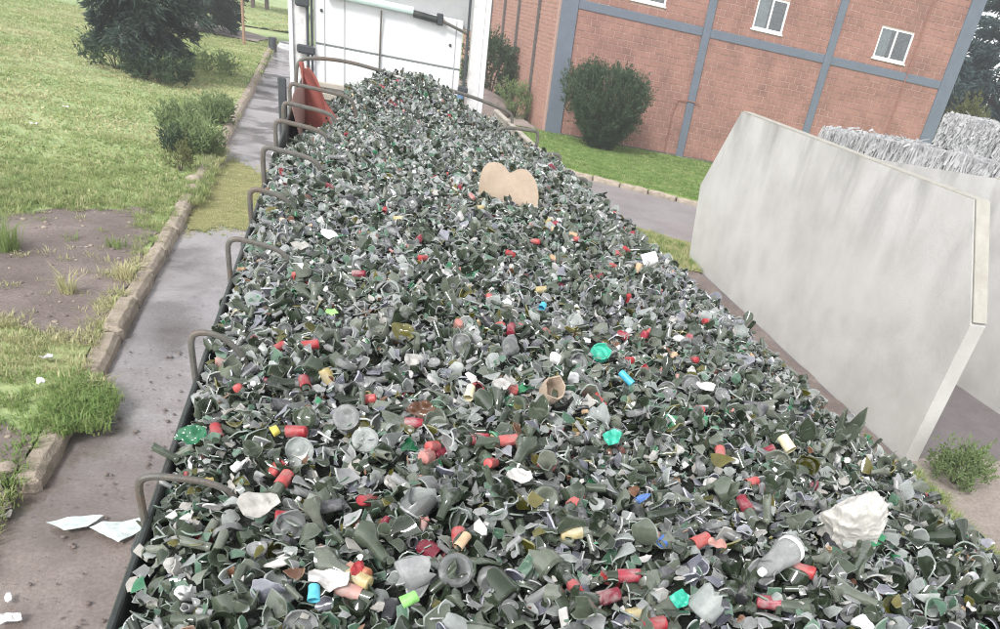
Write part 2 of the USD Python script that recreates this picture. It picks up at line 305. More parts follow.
ground_mat('brown_dirt', [(.3, (.13, .10, .09)), (.55, (.20, .16, .145)), (.75, (.27, .22, .20))], 1.3, .85, bump=.9)
ground_mat('pale_dirt', [(.3, (.24, .195, .17)), (.7, (.36, .31, .28))], .8, .8, bump=.6)
ground_mat('damp_concrete', [(.3, (.115, .098, .10)), (.7, (.18, .158, .16))], .9, .6, wet=(.7, .25, .7), bump=.3)
mat('puddle_water', {'g': ('geometry', {}), 'n': ('noise_texture', {'scale': 6.0, 'detail': 3.0}), 'b': ('bump', {'strength': .04, 'distance': .01}), 'p': ('principled_bsdf', {'base_color': (.12, .105, .10), 'roughness': .04, 'specular_ior_level': .6})},
    [('g.position', 'n.vector'), ('n.fac', 'b.height'), ('b.normal', 'p.normal')])
# plants
varied('grass_blade', [(0, (.20, .27, .09)), (.45, (.30, .37, .14)), (.75, (.39, .43, .19)), (1, (.50, .48, .28))], rough=.6, scale=4, translucent=.45)
varied('grass_fresh', [(0, (.15, .25, .06)), (.6, (.23, .34, .10)), (1, (.32, .41, .15))], rough=.6, scale=4, translucent=.45)
varied('grass_dry', [(0, (.34, .36, .16)), (1, (.52, .48, .28))], rough=.7, scale=4, translucent=.25)
varied('conifer_needles', [(0, (.05, .078, .06)), (.5, (.082, .118, .088)), (.9, (.12, .15, .105)), (1, (.15, .14, .10))], rough=.6, scale=2, by='island', translucent=.15)
varied('far_needles', [(0, (.05, .085, .085)), (1, (.10, .14, .125))], rough=.7, scale=1, by='island', translucent=.15)
varied('bush_leaf', [(0, (.045, .075, .036)), (.6, (.085, .13, .06)), (1, (.16, .215, .10))], rough=.55, scale=2, by='island', translucent=.2)
varied('shrub_leaf', [(0, (.17, .23, .095)), (.6, (.26, .32, .145)), (1, (.36, .41, .20))], rough=.65, scale=2, by='island', translucent=.3)
varied('yellow_leaf', [(0, (.13, .14, .05)), (1, (.24, .23, .09))], rough=.6, scale=2, by='island', translucent=.3)
simple('old_wood', (.30, .19, .13), .85, .2, 9, .3)
simple('bark', (.085, .062, .05), .9, .25, 9, .6)
varied('bale_strip', [(0, (.42, .42, .42)), (.2, (.70, .70, .69)), (.8, (.86, .86, .85)), (.93, (.50, .56, .64)), (1, (.62, .50, .48))], rough=.45, scale=10, by='island', translucent=.1)
simple('bale_core', (.42, .42, .43), .8, .4, 11, .8, dirt=(.16, .15, .16))

# ------------------------------------------------------------------ ground
rng = np.random.default_rng(11); pr = random.Random(7)
def struct(name, mesh, mat_, smooth=True): return tag(obj(name, mesh, mat_, smooth=smooth), kind='structure')
far = Polygon([(-140, -60), (140, -60), (140, 240), (-140, 240)])
struct('ground', sheet(far, -.03), 'meadow')
struct('road', sheet(Polygon([(-14, -6), (6.0, -6), (6.0, 49), (-2.1, 49), (-2.05, 6.2), (-14, 6.2)]), 0.0, .012, 1.2, 3), 'wet_road')
KERB = [(-2.05, -6), (-2.05, 14), (-2.06, 27), (-2.25, 47)]
def slope(v):
    v = np.array(v); v[:, 2] *= np.clip((v[:, 1]-4.3)/1.7, .12, 1); return v
verge_poly = Polygon([(-2.24, 5.8), (-2.24, 14), (-2.25, 27), (-2.45, 47.5), (-8, 48.5), (-45, 50), (-60, 30), (-60, 5.0), (-8, 5.2)])
vm = sheet(verge_poly, .115, .07, .5, 9); vm.vertices = slope(vm.vertices)
struct('grass_verge', vm, 'meadow')
struct('far_meadow', sheet(Polygon([(-60, 52), (-8, 52), (-1.5, 55), (0, 120), (-100, 140)]), .06, .2, 6, 4), 'meadow')
dirt_a = ragged([(-4.6, 9.6), (-2.26, 8.3), (-2.26, 12.2), (-2.5, 13.7), (-3.3, 13.35), (-4.2, 12.3), (-5.2, 11.6)], .25, .09, rng)
dirt_b = ragged([(-2.9, 3.2), (-2.55, 4.9), (-2.2, 5.5), (-2.26, 5.9), (-2.26, 6.45), (-2.6, 6.75), (-3.6, 6.5), (-5.5, 6.0), (-6, 3.0)], .22, .07, rng)
def over(poly, seed, lift): return sheet(poly, .115+lift, .07, .5, 9)
struct('dirt_path', over(dirt_a, 9, .012), 'brown_dirt')
db = over(dirt_b, 9, .012); db.vertices = slope(db.vertices); struct('dirt_bank', db, 'brown_dirt')
struct('far_track', sheet(ragged([(-9, 44.8), (-2.6, 43.8), (-2.4, 47.4), (-8.5, 49.2)], 1.0, .3, rng), .18, .03, 2, 2), 'pale_dirt')
moss = ragged([(-2.03, 12.9), (-1.86, 13.25), (-1.72, 13.0), (-1.5, 13.7), (-1.2, 13.3), (-.9, 13.9), (-.3, 13.3), (-.3, 18.6), (-1.2, 17.4), (-1.75, 18.6), (-2.03, 17.4)], .14, .09, rng)
struct('moss_patch', sheet(moss, .013, .01, .6, 3), 'dry_moss')
# right of the trailer
struct('yard_ground', sheet(Polygon([(6.0, -6), (40, -6), (40, 12), (17, 15.5), (6.0, 17.4)]), .002, .01, 1.5, 3), 'damp_concrete')
struct('pale_pad', sheet(ragged([(6.0, 1.5), (11, 1.5), (11, 5.6), (8.6, 6.6), (7.6, 6.75), (6.55, 6.45), (6.0, 6.2)], .4, .08, rng), .018, .012, .8, 3), 'pale_dirt')
struct('dirt_strip', sheet(ragged([(4.6, 6.3), (6.58, 6.55), (7.05, 14.5), (4.9, 14.6)], .3, .06, rng), .019, .02, .6, 3), 'brown_dirt')
struct('cross_road', sheet(Polygon([(4.6, 18.2), (10, 14.95), (30, 3.2), (33, 8.5), (9.75, 20.5), (4.6, 23.8)]), .026, .01, 1.5, 3), 'worn_asphalt')
struct('road_edge_grass', sheet(ragged([(4.6, 14.4), (7.0, 13.9), (8.0, 15.9), (6.6, 17.2), (4.6, 18.3)], .3, .1, rng), .034, .03, .6, 3), 'dry_moss')
FA, FB = np.array([7.54, 30.11]), np.array([13.78, 29.16])
ft = (FB-FA)/np.linalg.norm(FB-FA); fn = np.array([-ft[1], ft[0]]); fn = fn if fn[1] > 0 else -fn     # fn points into the building
struct('lawn', sheet(Polygon([(4.4, 24.15), (9.9, 20.7), (26, 10.9), (30, 26), tuple(FB+ft*9), tuple(FA-ft*.2), (7.2, 30.3), (6.6, 34), (4.4, 34)]), .10, .03, .9, 3), 'lawn_green')
struct('bare_strip', sheet(ragged([(5.2, 30.5), (7.3, 30.35), (7.4, 46), (3.4, 46), (4.4, 34)], .5, .1, rng), .135, .03, 1, 3), 'pale_dirt')

# kerbs: single stones
def rough_block(L, w, h, r, amp, cx=.03):
    b = chamfer_box(-L/2, L/2, -w/2, w/2, -.25, h, cx)
    b = trimesh.Trimesh(*trimesh.remesh.subdivide_to_size(b.vertices, b.faces, .16), process=True)
    v = np.array(b.vertices); v += (np.stack([meshkit.fbm(v*7+r*31.7+q*9, 3, q) for q in range(3)], 1)-.5)*amp*1.9*np.array([.5, 1, 1])
    return trimesh.Trimesh(v, b.faces, process=False)
kerb_left = thing('kerb', None, None, kind='structure')
y = 5.75; k = 0
while y < 47:
    L = 1.0 if y < 20 else 2.0
    x = np.interp(y, [-6, 14, 27, 47], [-2.05, -2.05, -2.06, -2.25])-.1
    b = rough_block(L-.008-pr.random()*.012, .19+pr.random()*.03, (.145 if k > 2 else .12)+pr.uniform(-.015, .01), k, .026, .045)
    obj('kerb_stone', b, 'kerb_stone', kerb_left, smooth=60, M=T(x+pr.uniform(-.008, .008), y+L/2, 0, Rz(PI/2+pr.uniform(-.012, .012)) @ Ry(pr.uniform(-.008, .008))))
    y += L; k += 1
kerb_right = thing('kerb', None, None, kind='structure')
ka, kb = np.array([4.4, 24.0]), np.array([12.0, 19.25]); kd = (kb-ka)/np.linalg.norm(kb-ka)
for i in range(11):
    c = ka+kd*(i*.82+.41)
    obj('kerb_stone', rough_block(.79, .18, .14, 60+i, .04), 'kerb_stone', kerb_right, M=T(c[0], c[1], 0, Rz(math.atan2(kd[1], kd[0]))))

# ------------------------------------------------------------------ grass (uncountable)
def tuft(n, h, spread, w, rng, lean=.5):
    V, Fc = [], []
    for _ in range(n):
        a = rng.uniform(0, 2*PI); rr = spread*math.sqrt(rng.uniform(0, 1)); base = np.array([rr*math.cos(a), rr*math.sin(a), -.02])
        hh = h*rng.uniform(.35, 1.1); d = np.array([math.cos(a+rng.normal(0, .6)), math.sin(a+rng.normal(0, .6)), 0]); l = lean*rng.uniform(.2, 1.1)
        s = np.array([-d[1], d[0], 0])*w*rng.uniform(.7, 1.3)
        mid = base+np.array([0, 0, hh*.6])+d*hh*l*.3; tip = base+np.array([0, 0, hh*(1-.25*l)])+d*hh*l
        k = len(V); V += [base-s, base+s, mid+s*.7, mid-s*.7, tip]; Fc += [[k, k+1, k+2], [k, k+2, k+3], [k+3, k+2, k+4]]
    return trimesh.Trimesh(np.array(V), np.array(Fc), process=False)
def quats(Rs):
    from scipy.spatial.transform import Rotation
    q = Rotation.from_matrix(Rs).as_quat(); return q
def with_edge(prim, mesh):
    if 'edge' in mesh.metadata:
        UsdGeom.PrimvarsAPI(prim).CreatePrimvar('edge', Sdf.ValueTypeNames.FloatArray, 'vertex').Set(Vt.FloatArray.FromNumpy(mesh.metadata['edge'].astype(np.float32)))
    return prim
def instancer(name, protos, pts, Rs, scales, idx, label, kind='stuff', category=None):
    p = numbered('/World', name); pi = UsdGeom.PointInstancer.Define(stage, p)
    pp = [with_edge(usdkit.mesh(stage, f'{p}/prototypes/{nm}', me, MAT[mt], smooth=sm).GetPrim(), me).GetPath() for nm, me, mt, sm in protos]
    pi.CreatePrototypesRel().SetTargets(pp)
    q = quats(Rs)
    pi.CreateProtoIndicesAttr(Vt.IntArray.FromNumpy(np.asarray(idx, np.int32)))
    pi.CreatePositionsAttr(Vt.Vec3fArray.FromNumpy(np.asarray(pts, np.float32)))
    pi.CreateOrientationsAttr(Vt.QuathArray([Gf.Quath(float(a[3]), float(a[0]), float(a[1]), float(a[2])) for a in q]))
    pi.CreateScalesAttr(Vt.Vec3fArray.FromNumpy(np.asarray(scales, np.float32)))
    tag(pi.GetPrim(), label, category, None, kind); return pi.GetPrim()
def rz_many(a): c, s, o = np.cos(a), np.sin(a), np.zeros_like(a); return np.stack([np.stack([c, -s, o], -1), np.stack([s, c, o], -1), np.stack([o, o, o+1], -1)], -2)
from shapely import contains_xy
def scatter(poly, n, rng, avoid=(), dens=None):
    x0, y0, x1, y1 = poly.bounds; P = np.c_[rng.uniform(x0, x1, n), rng.uniform(y0, y1, n)]
    ok = contains_xy(poly, P[:, 0], P[:, 1])
    for a in avoid: ok &= ~contains_xy(a, P[:, 0], P[:, 1])
    P = P[ok]
    if dens is not None: P = P[rng.uniform(0, 1, len(P)) < dens(P)]
    return P
def verge_z(P): return (.115+.07*(meshkit.fbm(np.c_[P*.8, np.zeros(len(P))], 3, 9)-.5))*np.clip((P[:, 1]-4.3)/1.7, .12, 1)
gr = np.random.default_rng(5)
protos = [(f'tuft_{c}', tuft(26, h, .10, .006, gr, l), mt, False) for c, h, l, mt in (('low', .09, .8, 'grass_blade'), ('mid', .14, .8, 'grass_blade'), ('fresh', .11, .95, 'grass_fresh'), ('dry', .11, 1.0, 'grass_dry'))]
protos += [('tuft_far', tuft(20, .085, .24, .018, gr, .8), 'grass_blade', False), ('tuft_far_dry', tuft(20, .08, .24, .018, gr, 1.0), 'grass_dry', False)]
def patchy(P, s=.35, seed=2): return meshkit.fbm(np.c_[P*s, np.zeros(len(P))], 3, seed)
near_poly = Polygon([(-2.2, 4.5), (-2.2, 19), (-8.5, 19), (-4.2, 5.5), (-3.2, 4.5)])
def thin(P): return np.clip((17.5-P[:, 1])/5.0, .12, 1)*(.45+.55*(patchy(P) > .45))
Pn = scatter(near_poly, 20000, gr, (dirt_a.buffer(-.12), dirt_b.buffer(-.1)), thin)
Pk = scatter(Polygon([(-2.28, 6.5), (-1.85, 6.6), (-1.78, 6.95), (-1.95, 7.5), (-2.28, 7.7)]), 420, gr)      # hangs over the kerb
Pk2 = scatter(Polygon([(-2.3, 14.2), (-1.95, 14.2), (-1.95, 19), (-2.3, 19)]), 260, gr)
Pd = scatter(dirt_a, 120, gr)
Pf = scatter(Polygon([(-2.25, 12.5), (-2.3, 46), (-16, 46), (-8.5, 19), (-6, 12.5)]), 13500, gr, (dirt_a.buffer(.15),))
Pff = scatter(Polygon([(-2.0, 53), (-1.0, 75), (-14, 85), (-10, 53)]), 2500, gr)
P = np.vstack([Pn, Pk, Pk2, Pd, Pf, Pff]); n1 = len(Pn)+len(Pk)+len(Pk2)+len(Pd)
z = np.r_[verge_z(P[:n1+len(Pf)]), np.full(len(Pff), .12)]
pat = patchy(P, .3, 8); rnd = gr.uniform(0, 1, len(P))
idx = np.where(np.arange(len(P)) < n1, np.where(pat+.25*rnd > .72, 3, np.where((P[:, 1] < 10.2) & (rnd > .45), 2, np.where(rnd > .5, 1, 0))), np.where(pat+.3*rnd > .68, 5, 4))
sc = gr.uniform(.55, 1.15, len(P))*np.where(np.arange(len(P)) < n1, 1, 1.15)*(.7+.6*patchy(P, .6, 4))
tag(instancer('grass', protos, np.c_[P, z], rz_many(gr.uniform(0, 2*PI, len(P))), np.repeat(sc[:, None], 3, 1), idx, 'uneven pale green grass growing over the verge left of the kerb', category='grass'))
# lawn + weeds on the right
Pl = scatter(Polygon([(4.6, 24.3), (10.2, 20.9), (14, 18.6), (14.5, 28.9), tuple(FA), (6.5, 30)]), 9000, gr)
lp = [('short_tuft', tuft(22, .09, .14, .012, gr, .6), 'grass_fresh', False), ('short_tuft_pale', tuft(22, .08, .14, .012, gr, .6), 'grass_blade', False)]
instancer('lawn_grass', lp, np.c_[Pl, np.full(len(Pl), .10)], rz_many(gr.uniform(0, 2*PI, len(Pl))), np.repeat(gr.uniform(.6, 1.2, len(Pl))[:, None], 3, 1), (gr.uniform(0, 1, len(Pl)) > .75).astype(int), 'short bright green lawn grass in front of the brick building', category='grass')
weed_poly = ragged([(5.2, 3.0), (6.1, 3.2), (6.3, 4.6), (6.5, 6.35), (6.0, 6.5), (5.5, 6.3), (5.3, 4.8)], .2, .06, rng)
Pw = np.vstack([scatter(weed_poly, 4200, gr), scatter(Polygon([(4.7, 14.4), (7.0, 13.9), (7.9, 15.8), (6.5, 17.1), (4.7, 18.2)]), 1700, gr)])
wi = np.where(gr.uniform(0, 1, len(Pw)) > .45, 0, 1)
struct('weed_strip', sheet(weed_poly, .030, .03, .4, 3), 'dry_moss')
instancer('roadside_weeds', [('weed_dry', tuft(20, .15, .09, .006, gr, .9), 'grass_dry', False), ('weed_green', tuft(20, .15, .09, .006, gr, .8), 'grass_fresh', False)], np.c_[Pw, np.full(len(Pw), .03)], rz_many(gr.uniform(0, 2*PI, len(Pw))), np.repeat(gr.uniform(.5, 1.1, len(Pw))[:, None], 3, 1), wi, 'yellowish weeds along the edge of the yard right of the trailer', category='weeds')
Pm = np.vstack([scatter(moss.buffer(.05), 4200, gr), scatter(moss.buffer(.28), 900, gr)]); Pm = Pm[Pm[:, 0] > -2.03]
instancer('road_moss', [('moss_tuft', tuft(16, .035, .06, .006, gr, .9), 'grass_dry', False), ('moss_tuft_green', tuft(16, .03, .06, .006, gr, .9), 'grass_blade', False)], np.c_[Pm, np.full(len(Pm), .018)], rz_many(gr.uniform(0, 2*PI, len(Pm))), np.repeat(gr.uniform(.4, 1.2, len(Pm))[:, None], 3, 1), (gr.uniform(0, 1, len(Pm)) > .75).astype(int), 'yellowish moss and low grass covering the road between kerb and trailer', category='moss')
# pebbles
def pebble(rng, s=1.0):
    b = trimesh.creation.icosphere(1, 1.0); v = np.array(b.vertices)*(.7+.6*meshkit.noise(np.array(b.vertices)*1.5+rng.uniform(0, 50), 2)[:, None]); v[:, 2] *= .55
    return trimesh.Trimesh(v*s, b.faces, process=False)
Pp = np.vstack([scatter(dirt_a, 300, gr), scatter(dirt_b, 1600, gr), scatter(Polygon([(-2.0, 4), (-1.2, 4), (-1.4, 9), (-2.0, 9)]), 130, gr)])
pzz = np.r_[verge_z(Pp[:-1]), 0]; pzz = np.where(Pp[:, 0] > -2.05, .02, np.r_[verge_z(Pp)]+.015)
instancer('pebbles', [('pebble', pebble(gr), 'kerb_stone', True), ('pebble_dark', pebble(gr), 'brown_dirt', True)], np.c_[Pp, pzz], rz_many(gr.uniform(0, 2*PI, len(Pp))), np.repeat((np.where(Pp[:, 0] > -2.05, .006, .008)+np.where(Pp[:, 0] > -2.05, .016, .03)*gr.uniform(0, 1, len(Pp))**3)[:, None], 3, 1), np.where(Pp[:, 0] > -2.05, 1, gr.integers(0, 2, len(Pp))), 'small stones scattered over the bare dirt beside the kerb', category='pebbles')

# ------------------------------------------------------------------ trees and shrubs
def leaves(P, D, size, rng, aspect=.30):
    """small bent leaf blades at points P along directions D, each a loose piece"""
    n = len(P); D = D+rng.normal(0, .35, (n, 3)); D /= np.linalg.norm(D, axis=1, keepdims=True)
    S = np.cross(D, rng.normal(0, 1, (n, 3))); S /= np.linalg.norm(S, axis=1, keepdims=True)+1e-9
    L = size*rng.uniform(.6, 1.4, n)[:, None]; N = np.cross(D, S)
    V = np.stack([P, P+D*L*.5+S*L*aspect*.5+N*L*.06, P+D*L-N*L*.08, P+D*L*.5-S*L*aspect*.5+N*L*.06], 1).reshape(-1, 3)
    k = np.arange(n)[:, None]*4
    return trimesh.Trimesh(V, np.vstack([k+[0, 1, 2], k+[0, 2, 3]]), process=False)
def conifer(label, loc, H, R, rng, leaf='conifer_needles', z0=.5, dens=1.0, size=.2, group=None, squash=1.0, trunk=.16, nlimb=95):
    t = thing('conifer_tree', label, 'tree', T(*loc), group)
    tr = [tube(np.array([[.05*math.sin(q*2), .05*math.cos(q*3), q*H] for q in np.linspace(-.03, .97, 9)]), np.linspace(trunk, .02, 9), 8)]
    Pp, Dd = [], []
    for i in range(nlimb):
        h = z0+(H*.97-z0)*((i+rng.uniform(0, 1))/nlimb)**1.15; a = i*2.399+rng.normal(0, .4)
        reach = R*(1-((h-z0)/(H-z0))**1.3)*rng.uniform(.45, 1.12)*(.55+.45*min(1, (h-z0)/(.22*H)+.35))+.2
        q = np.linspace(0, 1, 7); out = np.array([math.cos(a), math.sin(a), 0])
        limb = np.array([0, 0, h])+out*reach*q[:, None]+np.array([0, 0, 1])*(.10*reach*q-.42*reach*squash*q**2+.12*reach*q**3)[:, None]+rng.normal(0, .03, (7, 3))*q[:, None]
        tr.append(tube(limb, np.linspace(.035, .008, 7), 5))
        n = int(dens*reach*230)+24
        u = rng.uniform(.15, 1.04, n)**.8; base = np.stack([np.interp(u, q, limb[:, k]) for k in range(3)], 1)
        side = np.array([-out[1], out[0], 0]); sp = rng.normal(0, 1, n)*.20*reach*(1.05-u*.75)
        # sprays in flat drooping clumps with gaps
        c = rng.uniform(0, 1, n) < .93
        base = base+side*sp[:, None]+np.c_[np.zeros(n), np.zeros(n), rng.normal(-.05, .09, n)-np.abs(sp)*.3]
        Pp.append(base[c]); Dd.append((out+side*np.sign(sp)[:, None]*.8+np.c_[np.zeros((n, 2)), rng.uniform(-.9, .15, n)])[c])
    obj('trunk', cat(tr), 'bark', t, smooth=40)
    obj('crown', leaves(np.vstack(Pp), np.vstack(Dd), size, rng, .20), leaf, t, smooth=False)
    return t
def shrub(label, loc, rad, H, rng, leaf, n, size, name='bush', vase=0.0, upward=.6, group=None, stems=9, core=True, catg='bush'):
    t = thing(name, label, catg, T(*loc), group)
    # sprigs: each a short twig carrying its own leaves, so that the outline frays and lets light through
    ns = max(30, n//22); u = rng.uniform(0, 1, ns)**.85; a = rng.uniform(0, 2*PI, ns)
    prof = np.sin(PI*np.clip(u*.80+.20, 0, 1))**.62 if not vase else (.34+.66*np.clip((u-.04)/.52, 0, 1)**.9)*np.where(u > .62, np.sqrt(np.clip(1-((u-.62)/.42)**2, 0, 1)), 1)
    lump = .70+.55*meshkit.noise(np.c_[np.cos(a)*2.2, np.sin(a)*2.2, u*3.5]+rng.uniform(0, 40), 3)
    rr = rad*prof*lump*rng.uniform(.30, 1, ns)**.45
    B = np.c_[rr*np.cos(a), rr*np.sin(a), u*H*.90*lump**.3]
    tw = np.c_[np.cos(a)*(1-upward), np.sin(a)*(1-upward), np.full(ns, upward)]+rng.normal(0, .28, (ns, 3)); tw /= np.linalg.norm(tw, axis=1, keepdims=True)
    per = n//ns; ln = size*rng.uniform(1.2, 4.2, ns); t_ = rng.uniform(0, 1, (ns, per))
    P = (B[:, None]+tw[:, None]*(ln[:, None]*t_)[..., None]+rng.normal(0, size*.22, (ns, per, 3))).reshape(-1, 3)
    D = (np.repeat(tw[:, None], per, 1)+rng.normal(0, .55, (ns, per, 3))).reshape(-1, 3); P[:, 2] = np.maximum(P[:, 2], .01)
    size = size*.72
    st = []
    for i in range(stems):
        b = i*2.4; d = np.array([math.cos(b), math.sin(b), 0])*rad*.55
        st.append(tube([[d[0]*.12, d[1]*.12, -.05], [d[0]*.4, d[1]*.4, H*.4], [d[0], d[1], H*.8]], [.03*min(1, H), .02*min(1, H), .006], 5))
    obj('stem', cat(st), 'bark', t, smooth=40)
    obj('foliage', leaves(P, D, size, rng, .32), leaf, t, smooth=False)
    return t
tg = np.random.default_rng(21)
conifer('large dark conifer with drooping branches on the verge, its trunk foot showing', (-4.85, 27.8, .1), 9.5, 1.65, tg, z0=.9, size=.20, dens=1.5, nlimb=120)
conifer('second dark conifer further back, right behind the large one on the verge', (-5.1, 44.5, .1), 11, 2.3, tg, z0=.6, size=.28, dens=.9, nlimb=100)
conifer('far conifer with a thin bare trunk at the top edge, left of the two', (-4.75, 70, .1), 12, 2.5, tg, z0=3.0, size=.5, dens=.5, group=None)
conifer('far conifer with a thin bare trunk at the top edge, right of the two', (-3.85, 70.5, .1), 12, 2.5, tg, z0=3.2, size=.5, dens=.5)
shrub('wide low dark shrub hugging the foot of the large conifer, right of its trunk', (-4.3, 26.9, .1), .75, .5, tg, 'bush_leaf', 2600, .16)
shrub('small dark shrub left of the trunk foot of the large conifer', (-5.6, 28.0, .1), .7, .6, tg, 'bush_leaf', 1500, .16)
shrub('low dark bush on the grass between the large conifer and the post', (-3.6, 31.2, .1), .9, .35, tg, 'shrub_leaf', 1800, .14)
shrub('darker bush beside the kerb, farthest of the feathery shrubs', (-2.4, 21.8, .1), .30, .26, tg, 'shrub_leaf', 2200, .13, upward=.75)
shrub('pale feathery shrub on the verge, left of the dark kerbside bush', (-2.95, 20.2, .1), .38, .20, tg, 'shrub_leaf', 2600, .13, upward=.8)
shrub('green feathery shrub overhanging the kerb, nearest of the feathery shrubs', (-2.36, 18.2, .1), .33, .26, tg, 'shrub_leaf', 3000, .13, upward=.8)
shrub('small dark green clump left of the kerb in front of the feathery shrubs', (-2.75, 18.0, .1), .20, .16, tg, 'bush_leaf', 1300, .11, upward=.8)
shrub('tan dry clump at the broken kerb end below the feathery shrubs', (-2.5, 16.6, .1), .22, .3, tg, 'yellow_leaf', 600, .09, upward=.8)
shrub('big rounded dark green bush widening upwards in front of the brick facade', (9.05, 28.05, .1), 1.36, 2.55, tg, 'bush_leaf', 34000, .13, vase=1, upward=.72, stems=16)
shrub('dark green shrub against the ribbed side wall, next to the white bulkhead', (6.55, 36.5, .1), 1.15, 2.3, tg, 'bush_leaf', 7000, .2)
shrub('smaller green shrub by the ribbed side wall nearer the grey corner column', (6.9, 32.6, .1), .6, 1.0, tg, 'shrub_leaf', 2200, .15)
def grass_clump(label, loc, n, h, spread, mt, name='grass_clump'):
    return tag(obj(name, tuft(n, h, spread, .006, tg, .75), mt, smooth=False, M=T(*loc)), label, 'grass clump')
grass_clump('pale tall grass clump at the left edge of the bare dirt patch', (-3.75, 11.1, .12), 240, .45, .2, 'grass_blade')
grass_clump('small lone grass clump in the middle of the bare dirt patch', (-2.62, 11.6, .12), 90, .2, .12, 'grass_blade')
grass_clump('wispy grass clump standing at the near edge of the bare dirt patch', (-2.75, 9.75, .12), 90, .32, .08, 'grass_dry')
grass_clump('dry grass clump growing against the kerb by the dirt patch', (-2.3, 10.4, .12), 110, .26, .1, 'grass_dry')
shrub('bushy green weed at the foot of the concrete wall near end', (6.98, 6.05, 0), .30, .34, tg, 'shrub_leaf', 2400, .085, name='weed', upward=.75, catg='weed', stems=14)
conifer('tall blue-green conifer right of the brick building, behind the bales', (29.0, 38.5, 0), 8.6, 3.4, tg, leaf='far_needles', z0=.3, size=.36, dens=.9, squash=.5)
conifer('tall dark conifer at the right picture edge behind the bales', (34.5, 39.5, 0), 12.0, 4.6, tg, leaf='far_needles', z0=.3, size=.40, dens=.8, squash=.5)
shrub('yellow-green bush between the grey corner column and the far conifers', (26.3, 31.0, 0), 1.25, 3.9, tg, 'yellow_leaf', 9000, .22)
tag(obj('wooden_post', cat([tube([[0, 0, -.2], [.01, 0, 2.0], [.0, .01, 4.2]], [.06, .055, .05], 10)]), 'old_wood', M=T(-3.27, 41.85, .1), smooth=40), 'orange brown wooden post standing in the grass beyond the conifers', 'post')
# dark barrel by the road end
tag(obj('drum', lathe([(0, 0), (.26, 0), (.28, .03), (.26, .3), (.28, .32), (.26, .6), (.27, .82), (.23, .85), (0, .84)], 16), 'steel_dark', M=T(-2.15, 42.5, .02, None, .62)), 'dark drum at the far kerb beside the white bulkhead', 'drum')
# mound of rubble by the side wall
mv = trimesh.creation.icosphere(4, 1.0); vv = np.array(mv.vertices)*np.array([1.0, 2.2, .55]); vv *= (.8+.45*meshkit.fbm(vv*1.6, 4, 3)[:, None])
tag(obj('rubble_mound', trimesh.Trimesh(vv, mv.faces, process=False), 'brown_dirt', M=T(6.0, 33.6, .15), smooth=True), 'low mound of dark earth beside the ribbed side wall', 'mound')

# ------------------------------------------------------------------ brick building
bld = thing('brick_building', 'two storey red brick building with grey painted columns and beams', 'building')
BM = np.eye(4); BM[:2, 0] = ft; BM[:2, 1] = fn; BM[:2, 3] = FA          # local: x along the facade, y into the building
setm(bld, BM)
ZT = 8.6; COLS = [(.07, .62), (5.04, 5.32), (9.68, 9.96), (14.46, 15.0)]; BEAM = [(3.98, 4.24), (7.55, 7.85)]
WIN = [(2.36, 3.56, 4.57, 5.5, 1), (6.75, 7.88, 4.53, 5.5, 1), (11.48, 12.78, 4.49, 5.46, 1)]
def brick_panel(x0, x1, z0, z1, holes, bw, bh, rng, joint=.018, depth=.018):
    V, Fc = [], []
    rows = max(1, round((z1-z0)/bh)); bh = (z1-z0)/rows; cols = max(1, round((x1-x0)/bw)); bw = (x1-x0)/cols
    for r in range(rows):
        off = (r % 2)*.5
        for c in range(-1, cols+1):
            a, b = x0+(c+off)*bw+joint/2, x0+(c+1+off)*bw-joint/2; lo, hi = z0+r*bh+joint/2, z0+(r+1)*bh-joint/2
            a, b = max(a, x0+.004), min(b, x1-.004)
            if b-a < .04: continue
            cut = [(a, b)]
            for hx0, hx1, hz0, hz1 in holes:
                if hi > hz0 and lo < hz1:
                    cut = [s for p, q in cut for s in ((p, min(q, hx0-.005)), (max(p, hx1+.005), q)) if s[1]-s[0] > .03]
            for p, q in cut:
                y = -depth*rng.uniform(.55, 1.15); e = .006; k = len(V)
                V += [(p, 0, lo), (q, 0, lo), (q, 0, hi), (p, 0, hi), (p+e, y, lo+e), (q-e, y, lo+e), (q-e, y, hi-e), (p+e, y, hi-e)]
                for t4 in ((4, 5, 6, 7), (0, 1, 5, 4), (1, 2, 6, 5), (2, 3, 7, 6), (3, 0, 4, 7)):
                    Fc += [[k+t4[0], k+t4[1], k+t4[2]], [k+t4[0], k+t4[2], k+t4[3]]]
    return trimesh.Trimesh(np.array(V), np.array(Fc), process=False)
br = np.random.default_rng(3)
